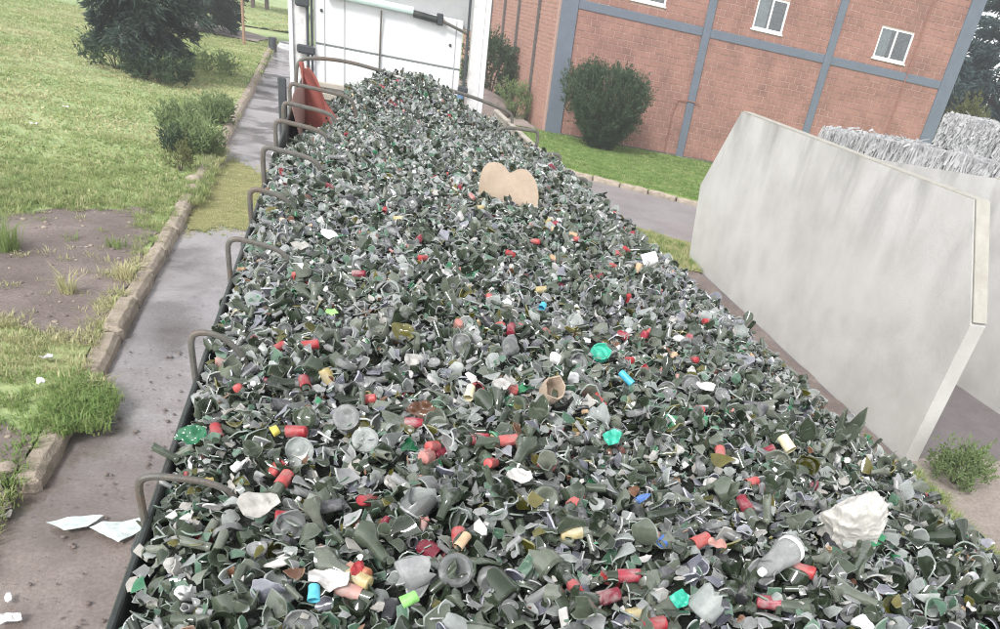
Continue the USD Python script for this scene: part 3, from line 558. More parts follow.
# backing wall with window openings
strips = []
xs = sorted({.3, 14.7, *[w[0] for w in WIN], *[w[1] for w in WIN]})
for a, b in zip(xs[:-1], xs[1:]):
    h = [w for w in WIN if abs(w[0]-a) < 1e-6]
    for z0, z1 in ([(0, ZT)] if not h else [(0, h[0][2]), (h[0][3], ZT)]): strips.append(box(a, b, .0, .16, z0, z1))
obj('wall', cat(strips), 'mortar', bld, smooth=False)
obj('wall', cat([box(.3, 14.7, 11.7, 11.9, 0, ZT), box(14.6, 14.8, .2, 11.7, 0, ZT)]), 'mortar', bld, smooth=False)
obj('roof', chamfer_box(-.2, 15.2, -.25, 12.1, ZT+.01, ZT+.22, .02), 'grey_panel', bld)
for i, (a, b) in enumerate(COLS): obj('column', chamfer_box(a, b, -.07, .22, -.05, ZT, .012), 'column_paint', bld)
for (c0, c1) in zip(COLS[:-1], COLS[1:]):
    for z0, z1 in BEAM: obj('beam', chamfer_box(c0[1]+.003, c1[0]-.003, -.045, .1, z0, z1, .01), 'column_paint', bld)
    obj('plinth', box(c0[1]+.003, c1[0]-.003, -.05, .1, -.05, .16), 'dark_groove', bld)
    for z0, z1 in ((.165, 3.975), (4.245, 7.545)):
        p = obj('brick_panel', brick_panel(c0[1]+.004, c1[0]-.004, z0, z1, [w[:4] for w in WIN if z0 < w[2] < z1], .34, .20, br), 'brick_hollow', bld, smooth=False); tag(p, kind='stuff')
for x0, x1, z0, z1, _ in WIN:
    w = UsdGeom.Xform.Define(stage, numbered(path_of(bld), 'window')).GetPrim()
    fr = [box(x0, x0+.06, .02, .09, z0, z1), box(x1-.06, x1, .02, .09, z0, z1), box(x0+.061, x1-.061, .02, .09, z0, z0+.07), box(x0+.061, x1-.061, .02, .09, z1-.06, z1), box((x0+x1)/2-.03, (x0+x1)/2+.03, .024, .086, z0+.071, z1-.061)]
    obj('frame', cat(fr), 'aluminium_white', w, smooth=False)
    obj('sill', chamfer_box(x0-.05, x1+.03, -.06, .015, z0-.05, z0-.002, .008), 'aluminium_white', w)
    for a, b in ((x0+.062, (x0+x1)/2-.032), ((x0+x1)/2+.032, x1-.062)): obj('pane', box(a, b, .05, .056, z0+.072, z1-.062), 'window_glass', w, smooth=False)
    cp = np.array([[x0+.08+k*.035, .16+.018*math.sin(k*1.9), z0+.02] for k in range(13)]); V = np.vstack([cp, cp+[0, 0, z1-z0-.04]]); n = len(cp)
    obj('curtain', trimesh.Trimesh(V, np.array([f for k in range(n-1) for f in ([k, k+1, n+k+1], [k, n+k+1, n+k])]), process=False), 'curtain', w)
    obj('room', cat([box(x0-.3, x1+.3, 1.2, 1.22, z0-.4, z1+.4)]), 'room_dark', w, smooth=False)
obj('pipe', tube([[13.02, -.06, 2.2], [13.02, -.06, 7.5]], .022, 8), 'rust_pipe', bld)
obj('pipe', tube(chaikin([[4.58, -.06, .2], [4.58, -.06, 1.93], [5.0, -.09, 1.97], [5.5, -.09, 1.95]], 1), .018, 8), 'rust_pipe', bld)
# side wall: goes back along the road (world y), ribs every 3.3 m
def to_bld(p): d = np.asarray(p[:2])-FA; return np.array([d@ft, d@fn, p[2]])
side = []
Rinv = Rz(math.atan2(-ft[1], ft[0]))[:3, :3]          # world -> building rotation
def wbox(x0, x1, y0, y1, z0, z1, c=None):             # a box in world axes, given in building coordinates
    b = box(x0, x1, y0, y1, z0, z1) if c is None else chamfer_box(x0, x1, y0, y1, z0, z1, c)
    v = np.array(b.vertices); d = v[:, :2]-FA; v = np.c_[d@ft, d@fn, v[:, 2]]; return trimesh.Trimesh(v, b.faces, process=False)
obj('wall', wbox(7.60, 7.75, 30.4, 52, 0, ZT), 'mortar', bld, smooth=False)
RIBS = [33.2, 36.85, 39.9, 43.2, 46.5, 49.8]; ys = [30.45]+RIBS+[52]
for y0 in RIBS: obj('rib', wbox(7.50, 7.62, y0-.09, y0+.09, 0, ZT, .01), 'dark_groove', bld)
for a, b in zip(ys[:-1], ys[1:]):
    q = brick_panel(a+.1, b-.1, .05, ZT-.05, [], .26, .13, br, joint=.02); v = np.array(q.vertices)
    v = np.c_[7.6+v[:, 1], v[:, 0], v[:, 2]]; d = v[:, :2]-FA
    p = obj('side_brick_panel', trimesh.Trimesh(np.c_[d@ft, d@fn, v[:, 2]], q.faces[:, ::-1], process=False), 'brick_side', bld, smooth=False); tag(p, kind='stuff')

# ------------------------------------------------------------------ concrete bay walls
def bay_wall(label, x, y, yaw, L, th=.2, far_top=None):
    t = thing('concrete_wall', label, 'concrete wall', T(x, y, 0, Rz(yaw)))
    prof = Polygon([(-.14, 0), (-.48, 1.4), (.62, 2.86) if far_top is None else (.3, far_top[0]), (L-.65 if far_top is None else far_top[1], 2.865), (L-.65, 2.87), (L+.13, 1.74), (L+.08, 0)])
    body = trimesh.creation.extrude_polygon(prof, th, engine='earcut')
    v = np.array(body.vertices); v = np.c_[v[:, 2], -v[:, 0], v[:, 1]]             # s runs towards -y, thickness towards +x
    obj('wall_panel', trimesh.Trimesh(v, body.faces, process=True), 'old_concrete', t, smooth=False)
    # paler cast edges on the near end and the top
    e = [chamfer_box(.012, th-.012, -L+.62, -.66 if far_top is None else -far_top[1], 2.862, 2.885, .006)]
    obj('top_edge', cat(e), 'wall_end_concrete', t, smooth=False)
    q = np.array([(L-.63, 2.868), (L+.128, 1.77)]); d = (q[1]-q[0])/np.linalg.norm(q[1]-q[0]); nn = np.array([-d[1], d[0]])
    nn = nn if nn[0] > 0 else -nn
    poly = Polygon([tuple(q[0]+nn*.004), tuple(q[1]+nn*.004), tuple(q[1]+nn*.02), tuple(q[0]+nn*.02)])
    g = trimesh.creation.extrude_polygon(poly, th-.02, engine='earcut'); v = np.array(g.vertices); v = np.c_[v[:, 2]+.01, -v[:, 0], v[:, 1]]
    obj('end_edge', trimesh.Trimesh(v, g.faces, process=True), 'wall_end_concrete', t, smooth=False)
    return t
bay_wall('long pale concrete bay wall with cut corners, beside the trailer', 7.13, 14.7, -.0624, 8.08)
bay_wall('second concrete bay wall further right, below the bales', 9.70, 15.2, -.03, 9.6, far_top=(2.42, 5.0))

# ------------------------------------------------------------------ bales behind the second wall
def bale(label, x, y, z, sx, sy, sz, rng, nstrip, group=None, yaw=0.0):
    t = thing('bale', label, 'bale', T(x, y, z, Rz(yaw)), group)
    b = trimesh.creation.box([sx, sy, sz]); b = trimesh.Trimesh(*trimesh.remesh.subdivide_to_size(b.vertices, b.faces, .16), process=True)
    v = np.array(b.vertices); v[:, 2] += sz/2
    v += (np.stack([meshkit.fbm(v*4+k*17+x*3, 3, k) for k in range(3)], 1)-.5)*np.array([.16, .16, .14])
    obj('bale_body', trimesh.Trimesh(v, b.faces, process=False), 'bale_core', t, smooth=50)
    V, Fc = [], []
    for _ in range(nstrip):
        f = rng.choice([0, 0, 0, 1, 1, 2]); w = rng.uniform(.009, .024); ln = rng.uniform(.10, .38)*min(1, sz)
        if f == 0: p = np.array([-sx/2-.02, rng.uniform(-.5, .5)*sy, rng.uniform(.15, 1.02)*sz]); o = np.array([-1, 0, 0.])
        elif f == 1: p = np.array([rng.uniform(-.5, .5)*sx, -sy/2-.02, rng.uniform(.15, 1.02)*sz]); o = np.array([0, -1, 0.])
        else: p = np.array([rng.uniform(-.5, .5)*sx, rng.uniform(-.5, .5)*sy, sz+rng.uniform(-.03, .03)]); o = np.array([rng.normal(0, .3), rng.normal(0, .3), .35])
        s = np.cross(o, [0, 0, 1.0])+rng.normal(0, .25, 3); s /= np.linalg.norm(s)+1e-9
        dn = np.array([0, 0, -1.0]) if f < 2 else np.r_[rng.normal(0, 1, 2), rng.uniform(-.5, .05)]; dn = dn/np.linalg.norm(dn)*(1 if f < 2 else .6)+rng.normal(0, .13, 3)
        k = len(V); c = [p+dn*ln*q+o*rng.uniform(0, .035) for q in (0, .33, .66, 1)]
        for q in c: V += [q-s*w, q+s*w]
        for j in range(3): Fc += [[k+2*j, k+2*j+1, k+2*j+3], [k+2*j, k+2*j+3, k+2*j+2]]
    tag(obj('loose_strips', trimesh.Trimesh(np.array(V), np.array(Fc), process=False), 'bale_strip', t, smooth=False), kind='stuff')
    return t
bg = np.random.default_rng(8)
bale('low ragged bale at the far left end of the row over the wall', 10.55, 15.1, 1.75, 1.3, 1.3, 1.05, bg, 1400)
bale('pale shredded bale second from the left in the row over the wall', 10.52, 13.75, 1.85, 1.3, 1.25, 1.05, bg, 1400)
bale('pale shredded bale third from the left, below the tall bale', 10.5, 12.4, 1.95, 1.3, 1.3, 1.02, bg, 1400)
bale('pale shredded bale nearest in the row over the wall, at the right edge', 10.5, 11.0, 2.0, 1.3, 1.35, 1.02, bg, 1400)
bale('tall bale of white and bluish strips on top of the row, its left end showing', 10.95, 12.1, 3.0, 1.1, 1.45, .52, bg, 1400)
bale('top bale of white and bluish strips at the right picture edge', 10.95, 10.6, 3.03, 1.1, 1.4, .50, bg, 1400)
for i, (yy_, z_, s_) in enumerate(((15.1, 0, 1.74), (13.75, 0, 1.84), (12.4, 0, 1.94), (11.0, 0, 1.99))):
    bale('lower bale hidden behind the second concrete wall', 10.6, yy_, z_, 1.3, 1.25, s_, bg, 60, 'lower bales behind the second wall')

# ------------------------------------------------------------------ trailer
RIM = 2.45
def trailer_left(Y): return -0.465+0.0175*Y
TA = -math.atan(.0175); TMX = T(-.465, 0, 0, Rz(TA))
trl = thing('open_trailer', 'open high sided semi trailer heaped with broken bottle glass', 'trailer', TMX)
TW, Y0, Y1 = 2.5, -.9, 11.9
obj('floor', box(0, TW, Y0, Y1, 1.18, 1.28), 'steel_dark', trl, smooth=False)
obj('side_board', box(-.013, -.001, Y0, Y1, 1.19, RIM-.036), 'side_board_dark', trl, smooth=False)
obj('side_board', box(TW, TW+.045, Y0, Y1, 1.19, RIM-.03), 'side_board_beige', trl, smooth=False)
obj('top_rail', chamfer_box(-.014, .003, Y0, Y1, RIM-.034, RIM-.002, .004), 'side_board_dark', trl)
obj('top_rail', chamfer_box(TW-.012, TW+.055, Y0, Y1, RIM-.028, RIM+.008, .008), 'side_board_beige', trl)
obj('tail_board', box(-.04, TW+.04, Y0-.05, Y0-.002, 1.19, RIM), 'side_board_dark', trl, smooth=False)
for k in range(9):
    for x0 in (-.036, TW+.047): obj("side_post", chamfer_box(x0, x0+.022, .4+k*1.35, .48+k*1.35, 1.15, RIM-.04, .006), 'steel_dark', trl)
for x0 in (.7, 1.7): obj('chassis_beam', box(x0, x0+.14, Y0, Y1+.6, .82, 1.17), 'steel_dark', trl, smooth=False)
for yw in (.9, 2.2, 3.5):
    for x0 in (.12, TW-.12):
        w = UsdGeom.Xform.Define(stage, numbered(path_of(trl), 'wheel')).GetPrim(); setm(w, T(x0, yw, .51, Ry(PI/2)))
        obj('tyre', lathe([(.30, -.14), (.45, -.15), (.50, -.11), (.51, 0), (.50, .11), (.45, .15), (.30, .14), (.30, -.14)], 28), 'tyre_rubber', w)
        obj('rim', lathe([(0, -.05), (.1, -.08), (.22, -.03), (.295, -.11), (.295, .11), (.22, .03), (.1, .08), (0, .05)], 24), 'grey_panel', w)
    obj('axle', tube([[.2, yw, .51], [TW-.2, yw, .51]], .06, 10), 'steel_dark', trl)
def bow(y, hl, xl, hr, xr, r=.013):
    L = [[-.012, y, RIM-.12], [-.014, y, RIM+hl*.45], [-.014, y, RIM+hl*.95], [.012, y, RIM+hl*1.10], [.06, y, RIM+hl*1.08], [xl, y, RIM+hl*.95], [xl+.05, y, RIM+hl*.55], [xl+.09, y, RIM-.08]]
    Rr = [[TW-xr-.09, y, RIM-.08], [TW-xr-.05, y, RIM+hr*.55], [TW-xr, y, RIM+hr*.97], [TW-.04, y, RIM+hr*1.06], [TW+.0, y, RIM+hr*1.04], [TW+.02, y, RIM+hr*.9], [TW+.02, y, RIM+hr*.4], [TW+.02, y, RIM-.12]]
    return tube(chaikin(L+Rr, 3), r, 9)
for y, hl, xl, hr, xr, r in ((1.83, .115, .16, .06, .08, .0095), (2.70, .145, .10, .06, .08, .0105), (3.78, .155, .20, .06, .08, .0115), (4.82, .14, .16, .06, .08, .014), (5.75, .19, .30, .06, .08, .016), (6.95, .175, .33, .10, .12, .017), (8.0, .165, .38, .11, .12, .018), (9.1, .195, .55, .15, .38, .018)):
    obj('tarp_bow', bow(y, hl, xl, hr, xr, r), 'steel_bow', trl)
obj('tarp_bow', tube(chaikin([[-.02, 10.7, RIM-.1], [-.03, 10.7, RIM+.12], [-.0, 10.7, RIM+.27], [.12, 10.7, RIM+.325], [.5, 10.7, RIM+.36], [.95, 10.7, RIM+.32], [1.5, 10.7, RIM+.26], [1.9, 10.7, RIM+.24], [2.3, 10.7, RIM+.17], [2.5, 10.7, RIM+.12], [2.53, 10.7, RIM+.06], [2.53, 10.7, RIM-.1]], 3), .02, 9), 'steel_bow', trl)
obj('stake', chamfer_box(-.13, -.05, 9.2, 9.25, RIM-.35, RIM+.24, .012), 'steel_dark', trl)
# headboard: local x' = x + .155
B0, BY = -.155, 12.0
hb = lambda a, b, y0, y1, z0, z1, c=.008: chamfer_box(B0+a, B0+b, BY+y0, BY+y1, z0, z1, c)
obj('headboard_panel', hb(.30, 2.15, 0, .06, 2.846, 3.40), 'white_paint', trl)
obj('headboard_panel', hb(.30, 2.15, .002, .06, 2.1, 2.822), 'white_paint', trl)
obj('headboard_panel', hb(.30, 2.15, .004, .06, 1.2, 2.088), 'white_paint_worn', trl)
obj('seam_strip', hb(.32, 2.13, .035, .05, 2.74, 2.92), 'grey_panel', trl)
obj('upper_panel', hb(.20, 2.30, .10, .16, 3.30, 4.6), 'grey_panel', trl)
obj('corner_post', hb(.00, .05, -.05, .12, 1.1, 4.6), 'white_paint', trl)
obj('corner_post', hb(.052, .21, -.01, .10, 1.1, 4.6), 'white_paint_worn', trl)
obj('corner_post', hb(2.43, 2.49, -.05, .12, 1.1, 4.6), 'white_paint', trl)
obj('corner_post', hb(2.27, 2.428, -.01, .10, 1.1, 4.6), 'white_paint_worn', trl)
for a in (.225, .275, 2.215): obj('lock_rod', tube([[B0+a, BY-.04, 2.2], [B0+a, BY-.04, 4.6]], .017, 8), 'steel_dark', trl)
for a, b, z0, z1 in ((.09, .31, 2.70, 2.80), (.08, .25, 3.20, 3.32), (2.13, 2.27, 2.58, 2.66)): obj('clamp', hb(a, b, -.09, -.055, z0, z1, .02), 'steel_dark', trl)
obj('valve', lathe([(0, 0), (.04, 0), (.045, .03), (.035, .08), (0, .085)], 12), 'blue_plastic', trl, M=T(B0+2.17, BY-.1, 2.49))
for a in (.42, .66, 2.06): obj('panel_rib', hb(a, a+.012, -.006, -.0005, 2.2, 3.38, .002), 'grey_panel', trl)
obj('strap', tube([[B0+1.11, BY-.05, 3.33], [B0+1.105, BY-.02, 3.0], [B0+1.10, BY-.03, 2.4]], .012, 6), 'steel_bow', trl)
obj('tarp_roller', tube([[B0+.45, BY-.07, 3.40], [B0+1.50, BY-.07, 3.40]], .042, 14), 'mint_paint', trl)
obj('roller_sleeve', tube([[B0+1.503, BY-.07, 3.37], [B0+1.80, BY-.07, 3.355]], .04, 12), 'side_board_dark', trl)
obj('roller_bracket', hb(1.80, 1.88, -.10, -.02, 3.30, 3.43, .01), 'steel_dark', trl)
obj('roller_arm', tube([[B0+1.88, BY-.07, 3.35], [B0+2.2, BY-.06, 3.27]], .018, 8), 'steel_bow', trl)
for a, z in ((.39, 3.20), (2.0, 3.10)): obj('bolt', lathe([(0, 0), (.02, 0), (.018, .012), (0, .014)], 8), 'steel_dark', trl, M=T(B0+a, BY-.001, z, Rx(PI/2)))
obj('inner_rail', hb(.3, 1.3, -.10, -.03, 2.36, 2.42), 'side_board_beige', trl)
obj('inner_rail', hb(.3, 1.3, -.12, -.03, 2.22, 2.30), 'side_board_beige', trl)
# red cloth over the bows at the front left
def cloth(cols, rows, fn_):
    V = np.array([fn_(u, v) for v in np.linspace(0, 1, rows) for u in np.linspace(0, 1, cols)]); Fc = []
    for r in range(rows-1):
        for c in range(cols-1): k = r*cols+c; Fc += [[k, k+1, k+cols+1], [k, k+cols+1, k+cols]]
    b = trimesh.Trimesh(V, np.array(Fc), process=False); n = b.vertex_normals*.004
    e = [(c, c+1) for c in range(cols-1)]+[(r*cols+cols-1, (r+1)*cols+cols-1) for r in range(rows-1)]+[((rows-1)*cols+c+1, (rows-1)*cols+c) for c in range(cols-1)]+[((r+1)*cols, r*cols) for r in range(rows-1)]
    N = len(V); F2 = np.vstack([Fc, np.array(Fc)[:, ::-1]+N, [[a, a+N, b2] for a, b2 in e], [[b2, a+N, b2+N] for a, b2 in e]])
    return trimesh.Trimesh(np.vstack([V+n, V-n]), F2, process=False)
def redfold(u, v):
    # a sheet slung over the bows: narrow at its top, spreading and sagging inwards lower down
    y = 10.25-.35*v-.5*u; w = .10+.50*v**.8
    x = trailer_left(10)+.03+w*u+.035*math.sin(10*u+4*v)+.02*math.sin(23*u)*v; z = RIM+.30-.62*v-.10*u*v+.02*math.sin(8*u+9*v)
    return (x, y+.06*math.sin(12*u+1.5), z)
tag(obj('red_tarp', cloth(22, 16, redfold), 'red_cloth', smooth=True), 'red cloth hanging in folds over the front left tarp bows', 'cloth')
def pinkfold(u, v):
    y = 10.3-1.9*u; x = trailer_left(y)+.05+.03*math.sin(6*u+2*v)+.05*v; z = 2.66-.12*u-.42*v+.015*math.sin(13*u)
    return (x, y, z)
tag(obj('faded_tarp', cloth(22, 12, pinkfold), 'pink_cloth', smooth=True), 'faded pinkish cloth inside the left side board next to the red cloth', 'cloth')

# ------------------------------------------------------------------ the load of broken glass
def heap_z(X, Y):
    X, Y = np.asarray(X, float), np.asarray(Y, float)
    u = np.clip((X-trailer_left(Y))/2.5, 0, 1)
    far_ = np.clip((Y-7.8)/1.6, 0, 1); far_ = far_*far_*(3-2*far_)
    edge = (.004+.046*u)*(1-far_)+far_*(-.10-.12*(1-u)) - .038*np.clip(1-u/.03, 0, 1) - .16*np.clip((Y-6.2)/1.5, 0, 1)*np.clip(1-u/.22, 0, 1)
    z = RIM+edge+.17*(1-far_*.6)*np.sin(PI*u)**.62
    d = np.hypot((X-.90)/1.0, (Y-10.15)/1.25)
    z = z+.62*np.clip(1-d/.95, 0, 1)**.8*np.clip(d*4, .75, 1)
    p = np.stack([X, Y, 0*X], -1)
    return z+.09*(meshkit.fbm(p*1.7, 3, 5)-.5)*np.clip(np.minimum(u, 1-u)*6, .25, 1)
def heap_n(X, Y):
    e = .03; gx = (heap_z(X+e, Y)-heap_z(X-e, Y))/(2*e); gy = (heap_z(X, Y+e)-heap_z(X, Y-e))/(2*e)
    n = np.stack([-gx, -gy, np.ones_like(gx)], -1); return n/np.linalg.norm(n, axis=-1, keepdims=True)
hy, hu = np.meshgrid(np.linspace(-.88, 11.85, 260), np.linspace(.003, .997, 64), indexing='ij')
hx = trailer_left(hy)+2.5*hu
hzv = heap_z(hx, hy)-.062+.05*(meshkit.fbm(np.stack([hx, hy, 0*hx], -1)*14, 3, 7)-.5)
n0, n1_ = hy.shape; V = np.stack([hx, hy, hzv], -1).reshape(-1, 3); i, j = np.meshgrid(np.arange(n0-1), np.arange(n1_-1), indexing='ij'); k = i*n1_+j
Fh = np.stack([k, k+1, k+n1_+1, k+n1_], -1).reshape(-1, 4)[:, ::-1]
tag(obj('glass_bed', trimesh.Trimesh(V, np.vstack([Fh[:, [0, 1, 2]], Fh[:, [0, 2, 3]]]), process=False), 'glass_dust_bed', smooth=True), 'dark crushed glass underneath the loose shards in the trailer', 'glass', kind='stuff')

def shard(rng, r=.037, span=1.0, h=.05, th=.0035, shape='cyl'):
    n = int(rng.integers(4, 8)); a = (np.arange(n)+rng.uniform(-.42, .42, n))*2*PI/n
    rad = rng.uniform(.5, 1.0, n); pts = np.c_[np.cos(a)*rad, np.sin(a)*rad]
    ring = np.vstack([pts[k]*(1-t)+pts[(k+1) % n]*t for k in range(n) for t in (0, .33, .67)]); m = len(ring)
    ring = ring*(1+rng.uniform(-.05, .05, m))[:, None]
    P = np.vstack([[[0, 0]], ring*.5, ring*.86, ring]); U = P[:, 0]*span/2; Z = P[:, 1]*h/2
    def surf(R):
        if shape == 'cyl': return np.c_[R*np.sin(U), Z, R*np.cos(U)-r*math.cos(span*.3)]
        if shape == 'dome': q = Z/(r*1.5); return np.c_[R*np.sin(U)*np.cos(q), R*1.5*np.sin(q), R*np.cos(U)*np.cos(q)-r*.85]
        return np.c_[U*r, Z, np.full(len(U), R-r)]
    A, B = surf(r), surf(r-th); N = len(A); k = np.arange(m); q = (k+1) % m
    Fc = np.vstack([np.c_[0*k, 1+k, 1+q]]+[np.vstack([np.c_[1+o+k, 1+o+m+k, 1+o+m+q], np.c_[1+o+k, 1+o+m+q, 1+o+q]]) for o in (0, m)])
    S = np.vstack([A[-m:], B[-m:]]); Fs = 2*N+np.vstack([np.c_[k, m+k, q], np.c_[q, m+k, m+q]])
    t = trimesh.Trimesh(np.vstack([A, B, S]), np.vstack([Fc, Fc[:, ::-1]+N, Fs]), process=False)
    t.metadata['edge'] = np.r_[np.tile(np.r_[np.zeros(1+m), np.full(m, .55), np.full(m, .9)], 2), np.ones(2*m)]
    return t
def jagged_row(prof_n, rows, seg, rng, amp):
    J = np.zeros((prof_n, seg)); w = rng.uniform(-1, 1, seg); w = w+np.roll(w, 1)*.5
    for r_, f in rows: J[r_] = w*amp*f
    return J
def neck_meshes(rng, kind, seg=12):
    L = rng.uniform(.05, .085); q = kind
    if q == 0: pr_ = [(.0135, 0), (.0140, -L*.5), (.0150, -L)]                                        # straight piece
    elif q == 1: pr_ = [(.0135, 0), (.0145, -L*.6), (.017, -L), (.026, -L-.022), (.035, -L-.045)]      # with the shoulder
    else: pr_ = [(.0135, 0), (.0145, -L*.6), (.018, -L), (.030, -L-.024), (.036, -L-.045), (.037, -L-.062)]
    out = pr_; inn = [(r_-.004, z) for r_, z in reversed(pr_)]
    prof = out+inn+[out[0]]; n = len(prof); k = len(out)
    return lathe(prof, seg, jagged_row(n, [(k-1, 1), (k, 1), (k-2, .35), (k+1, .35)], seg, rng, .020 if q else .010)), L
def base_mesh(rng, h, seg=16, r=.038):
    prof = [(0, .014), (.012, .012), (.022, .003), (.030, .0), (.036, .003), (r, .010), (r, h), (r-.004, h), (r-.005, .014), (.024, .010), (.010, .019), (0, .021)]
    n = len(prof)
    return lathe(prof, seg, jagged_row(n, [(6, 1), (7, 1)], seg, rng, h*.45))
def sleeve(r0, r1, L, z0=0.0, seg=14, crumple=.0012, rng=None, top=True):
    prof = [(0, z0+.0015), (r0*.82, z0+.001), (r0, z0-.002), (r0*.985, z0-L*.33), ((r0+r1)/2, z0-L*.66), (r1, z0-L), (r1-.0008, z0-L), ((r0+r1)/2-.001, z0-L*.5), (r0-.0012, z0-.006), (0, z0-.004)]
    s = lathe(prof, seg); v = np.array(s.vertices)
    if rng is not None: v[:, :2] *= 1+(crumple/.0145)*rng.normal(0, 1, len(v))[:, None]*(np.abs(v[:, 2]-z0) > .003)[:, None]
    return trimesh.Trimesh(v, s.faces, process=False)
def lip(seg=12): return lathe([(.0105, .002), (.0142, .002), (.0152, -.002), (.0152, -.009), (.0140, -.011), (.0105, -.011), (.0105, .002)], seg)

sg = np.random.default_rng(17)
SH = []
for i in range(18): SH.append(shard(sg, .037, sg.uniform(.8, 2.4), sg.uniform(.03, .085)))
for i in range(6): SH.append(shard(sg, .034, sg.uniform(.9, 1.6), sg.uniform(.04, .07), shape='dome'))
for i in range(5): SH.append(shard(sg, .037, sg.uniform(.8, 1.5), sg.uniform(.03, .055), .003, 'flat'))
for i in range(6): SH.append(shard(sg, (.037, .030, .018)[i % 3], sg.uniform(2.0, 4.2), sg.uniform(.06, .10)))
GL = ['glass_dark_green', 'glass_grey', 'glass_clear_green', 'glass_olive', 'glass_clear', 'glass_bright_green', 'glass_blue_grey', 'glass_brown', 'paper_label']
WT = np.array([.27, .215, .12, .065, .17, .02, .05, .02, .09]); WT /= WT.sum()
protos, pw = [], []
for k, gname in enumerate(GL):
    pick = range(len(SH)) if k == 0 else sg.choice(len(SH), 12 if k < 3 else 7, replace=False)
    for s in pick: protos.append((f'{gname}_piece_{s:02d}', SH[s], gname, True)); pw.append(WT[k]/len(list(pick)))
nk = [neck_meshes(sg, (0, 1, 1, 0)[q])[0] for q in range(4)]; nk.append(cat([neck_meshes(sg, 0)[0], lip()])); bs = [base_mesh(sg, h) for h in (.018, .03, .05)]
for s, me in enumerate(nk): protos.append((f'neck_piece_{s}', trimesh.Trimesh(np.array(me.vertices)[:, [2, 0, 1]]*.85, me.faces, process=False), 'glass_dark_green' if s != 3 else 'glass_grey', 40)); pw.append(.028)
for s, me in enumerate(bs): protos.append((f'base_piece_{s}', me, 'glass_dark_green' if s else 'glass_grey', 40)); pw.append(.010)
for gname, w_, r1, L1 in (('foil_red', .0022, .0155, .04), ('foil_pink', .0022, .0155, .04), ('foil_dark_red', .003, .0155, .045), ('cork', .0025, .0115, .04), ('foil_gold', .002, .0155, .035), ('foil_black', .012, .0155, .05), ('plastic_white', .006, .015, .03)):
    me = sleeve(r1, r1*1.05, L1, L1/2, 10, .002, np.random.default_rng(len(protos))); v = np.array(me.vertices)[:, [2, 0, 1]]; v[:, 2] *= .8
    protos.insert(0, (f'{gname}_bit', trimesh.Trimesh(v, me.faces, process=False), gname, 40)); pw.insert(0, w_)
pw = np.array(pw); pw /= pw.sum()

def tilt_many(N_, rng, spread):
    """random rotations whose local z is the heap's normal, tilted by spread"""
    n = len(N_); d = N_+rng.normal(0, 1, (n, 3))*spread; d /= np.linalg.norm(d, axis=1, keepdims=True)
    fl = rng.uniform(0, 1, n) < .3; d[fl] *= -1
    r_ = rng.normal(0, 1, (n, 3)); a = np.cross(r_, d); a /= np.linalg.norm(a, axis=1, keepdims=True); return np.stack([a, np.cross(d, a), d], -1)
NS = 66000
yy_ = np.where(sg.uniform(0, 1, NS) < .42, sg.uniform(-.85, 4.0, NS), sg.uniform(4.0, 11.8, NS)); uu = sg.uniform(.004, .999, NS)
XX = trailer_left(yy_)+2.5*uu; NN = heap_n(XX, yy_)
dep = sg.uniform(-.055, .02, NS); ZZ = heap_z(XX, yy_)+dep
SC = np.clip(np.exp(sg.normal(-.34, .44, NS)), .22, 1.35)
notable_xy = []
stuff = (XX, yy_, ZZ, NN, SC)

# --- single pieces: the ones that show largest are objects of their own
def place_on(x, y, lift=0.0): return np.array([x, y, float(heap_z(x, y))+lift])
def view_dirs(x, y):
    """image right and image up, laid along the heap, to aim pieces the way the photograph shows them"""
    return np.array([rt[0], rt[1], 0.0]), np.array([fw[0], fw[1], 0.0])
def axis_from_angle(deg, x, y, rise=0.15):
    a, b = view_dirs(x, y); a = a/np.linalg.norm(a); b = b/np.linalg.norm(b)
    d = a*math.cos(math.radians(deg))+b*math.sin(math.radians(deg)); d[2] = rise; return d/np.linalg.norm(d)
def zone(x, y):
    u = (x-trailer_left(y))/2.5
    a = 'by the left rim' if u < .2 else 'left of the middle' if u < .5 else 'right of the middle' if u < .8 else 'by the right edge'
    b = 'bottom of the picture' if y < 1.5 else 'level with the nearest tarp bow' if y < 2.2 else 'level with the second tarp bow' if y < 3.2 else 'level with the third tarp bow' if y < 4.3 else 'farther up the load'
    return f'{a}, {b}'
_neck_src = {}
def neck(x, y, deg, cap, label, group=None, variant=0, rise=.15, lift=.012, glass='glass_dark_green', scale=1.0, catg='bottle neck'):
    key = (cap, variant, glass); M = np.eye(4)
    M[:3, :3] = align(axis_from_angle(deg, x, y, rise), sg.uniform(0, 6))*scale; M[:3, 3] = place_on(x, y, lift)
    if key in _neck_src: return dup(_neck_src[key], M, label, group)
    t = thing('bottle_neck', label, catg, M, group)
    r_ = np.random.default_rng(100+variant); me, L = neck_meshes(r_, variant % 3)
    obj('neck', me, glass, t, smooth=40)
    if cap: obj('capsule', sleeve(.0168, .0172, .055, .003, rng=r_), cap, t, smooth=45)
    else: obj('lip_ring', lip(), glass, t, smooth=40)
    _neck_src[key] = t; return t
RED = 'small red capsuled neck'
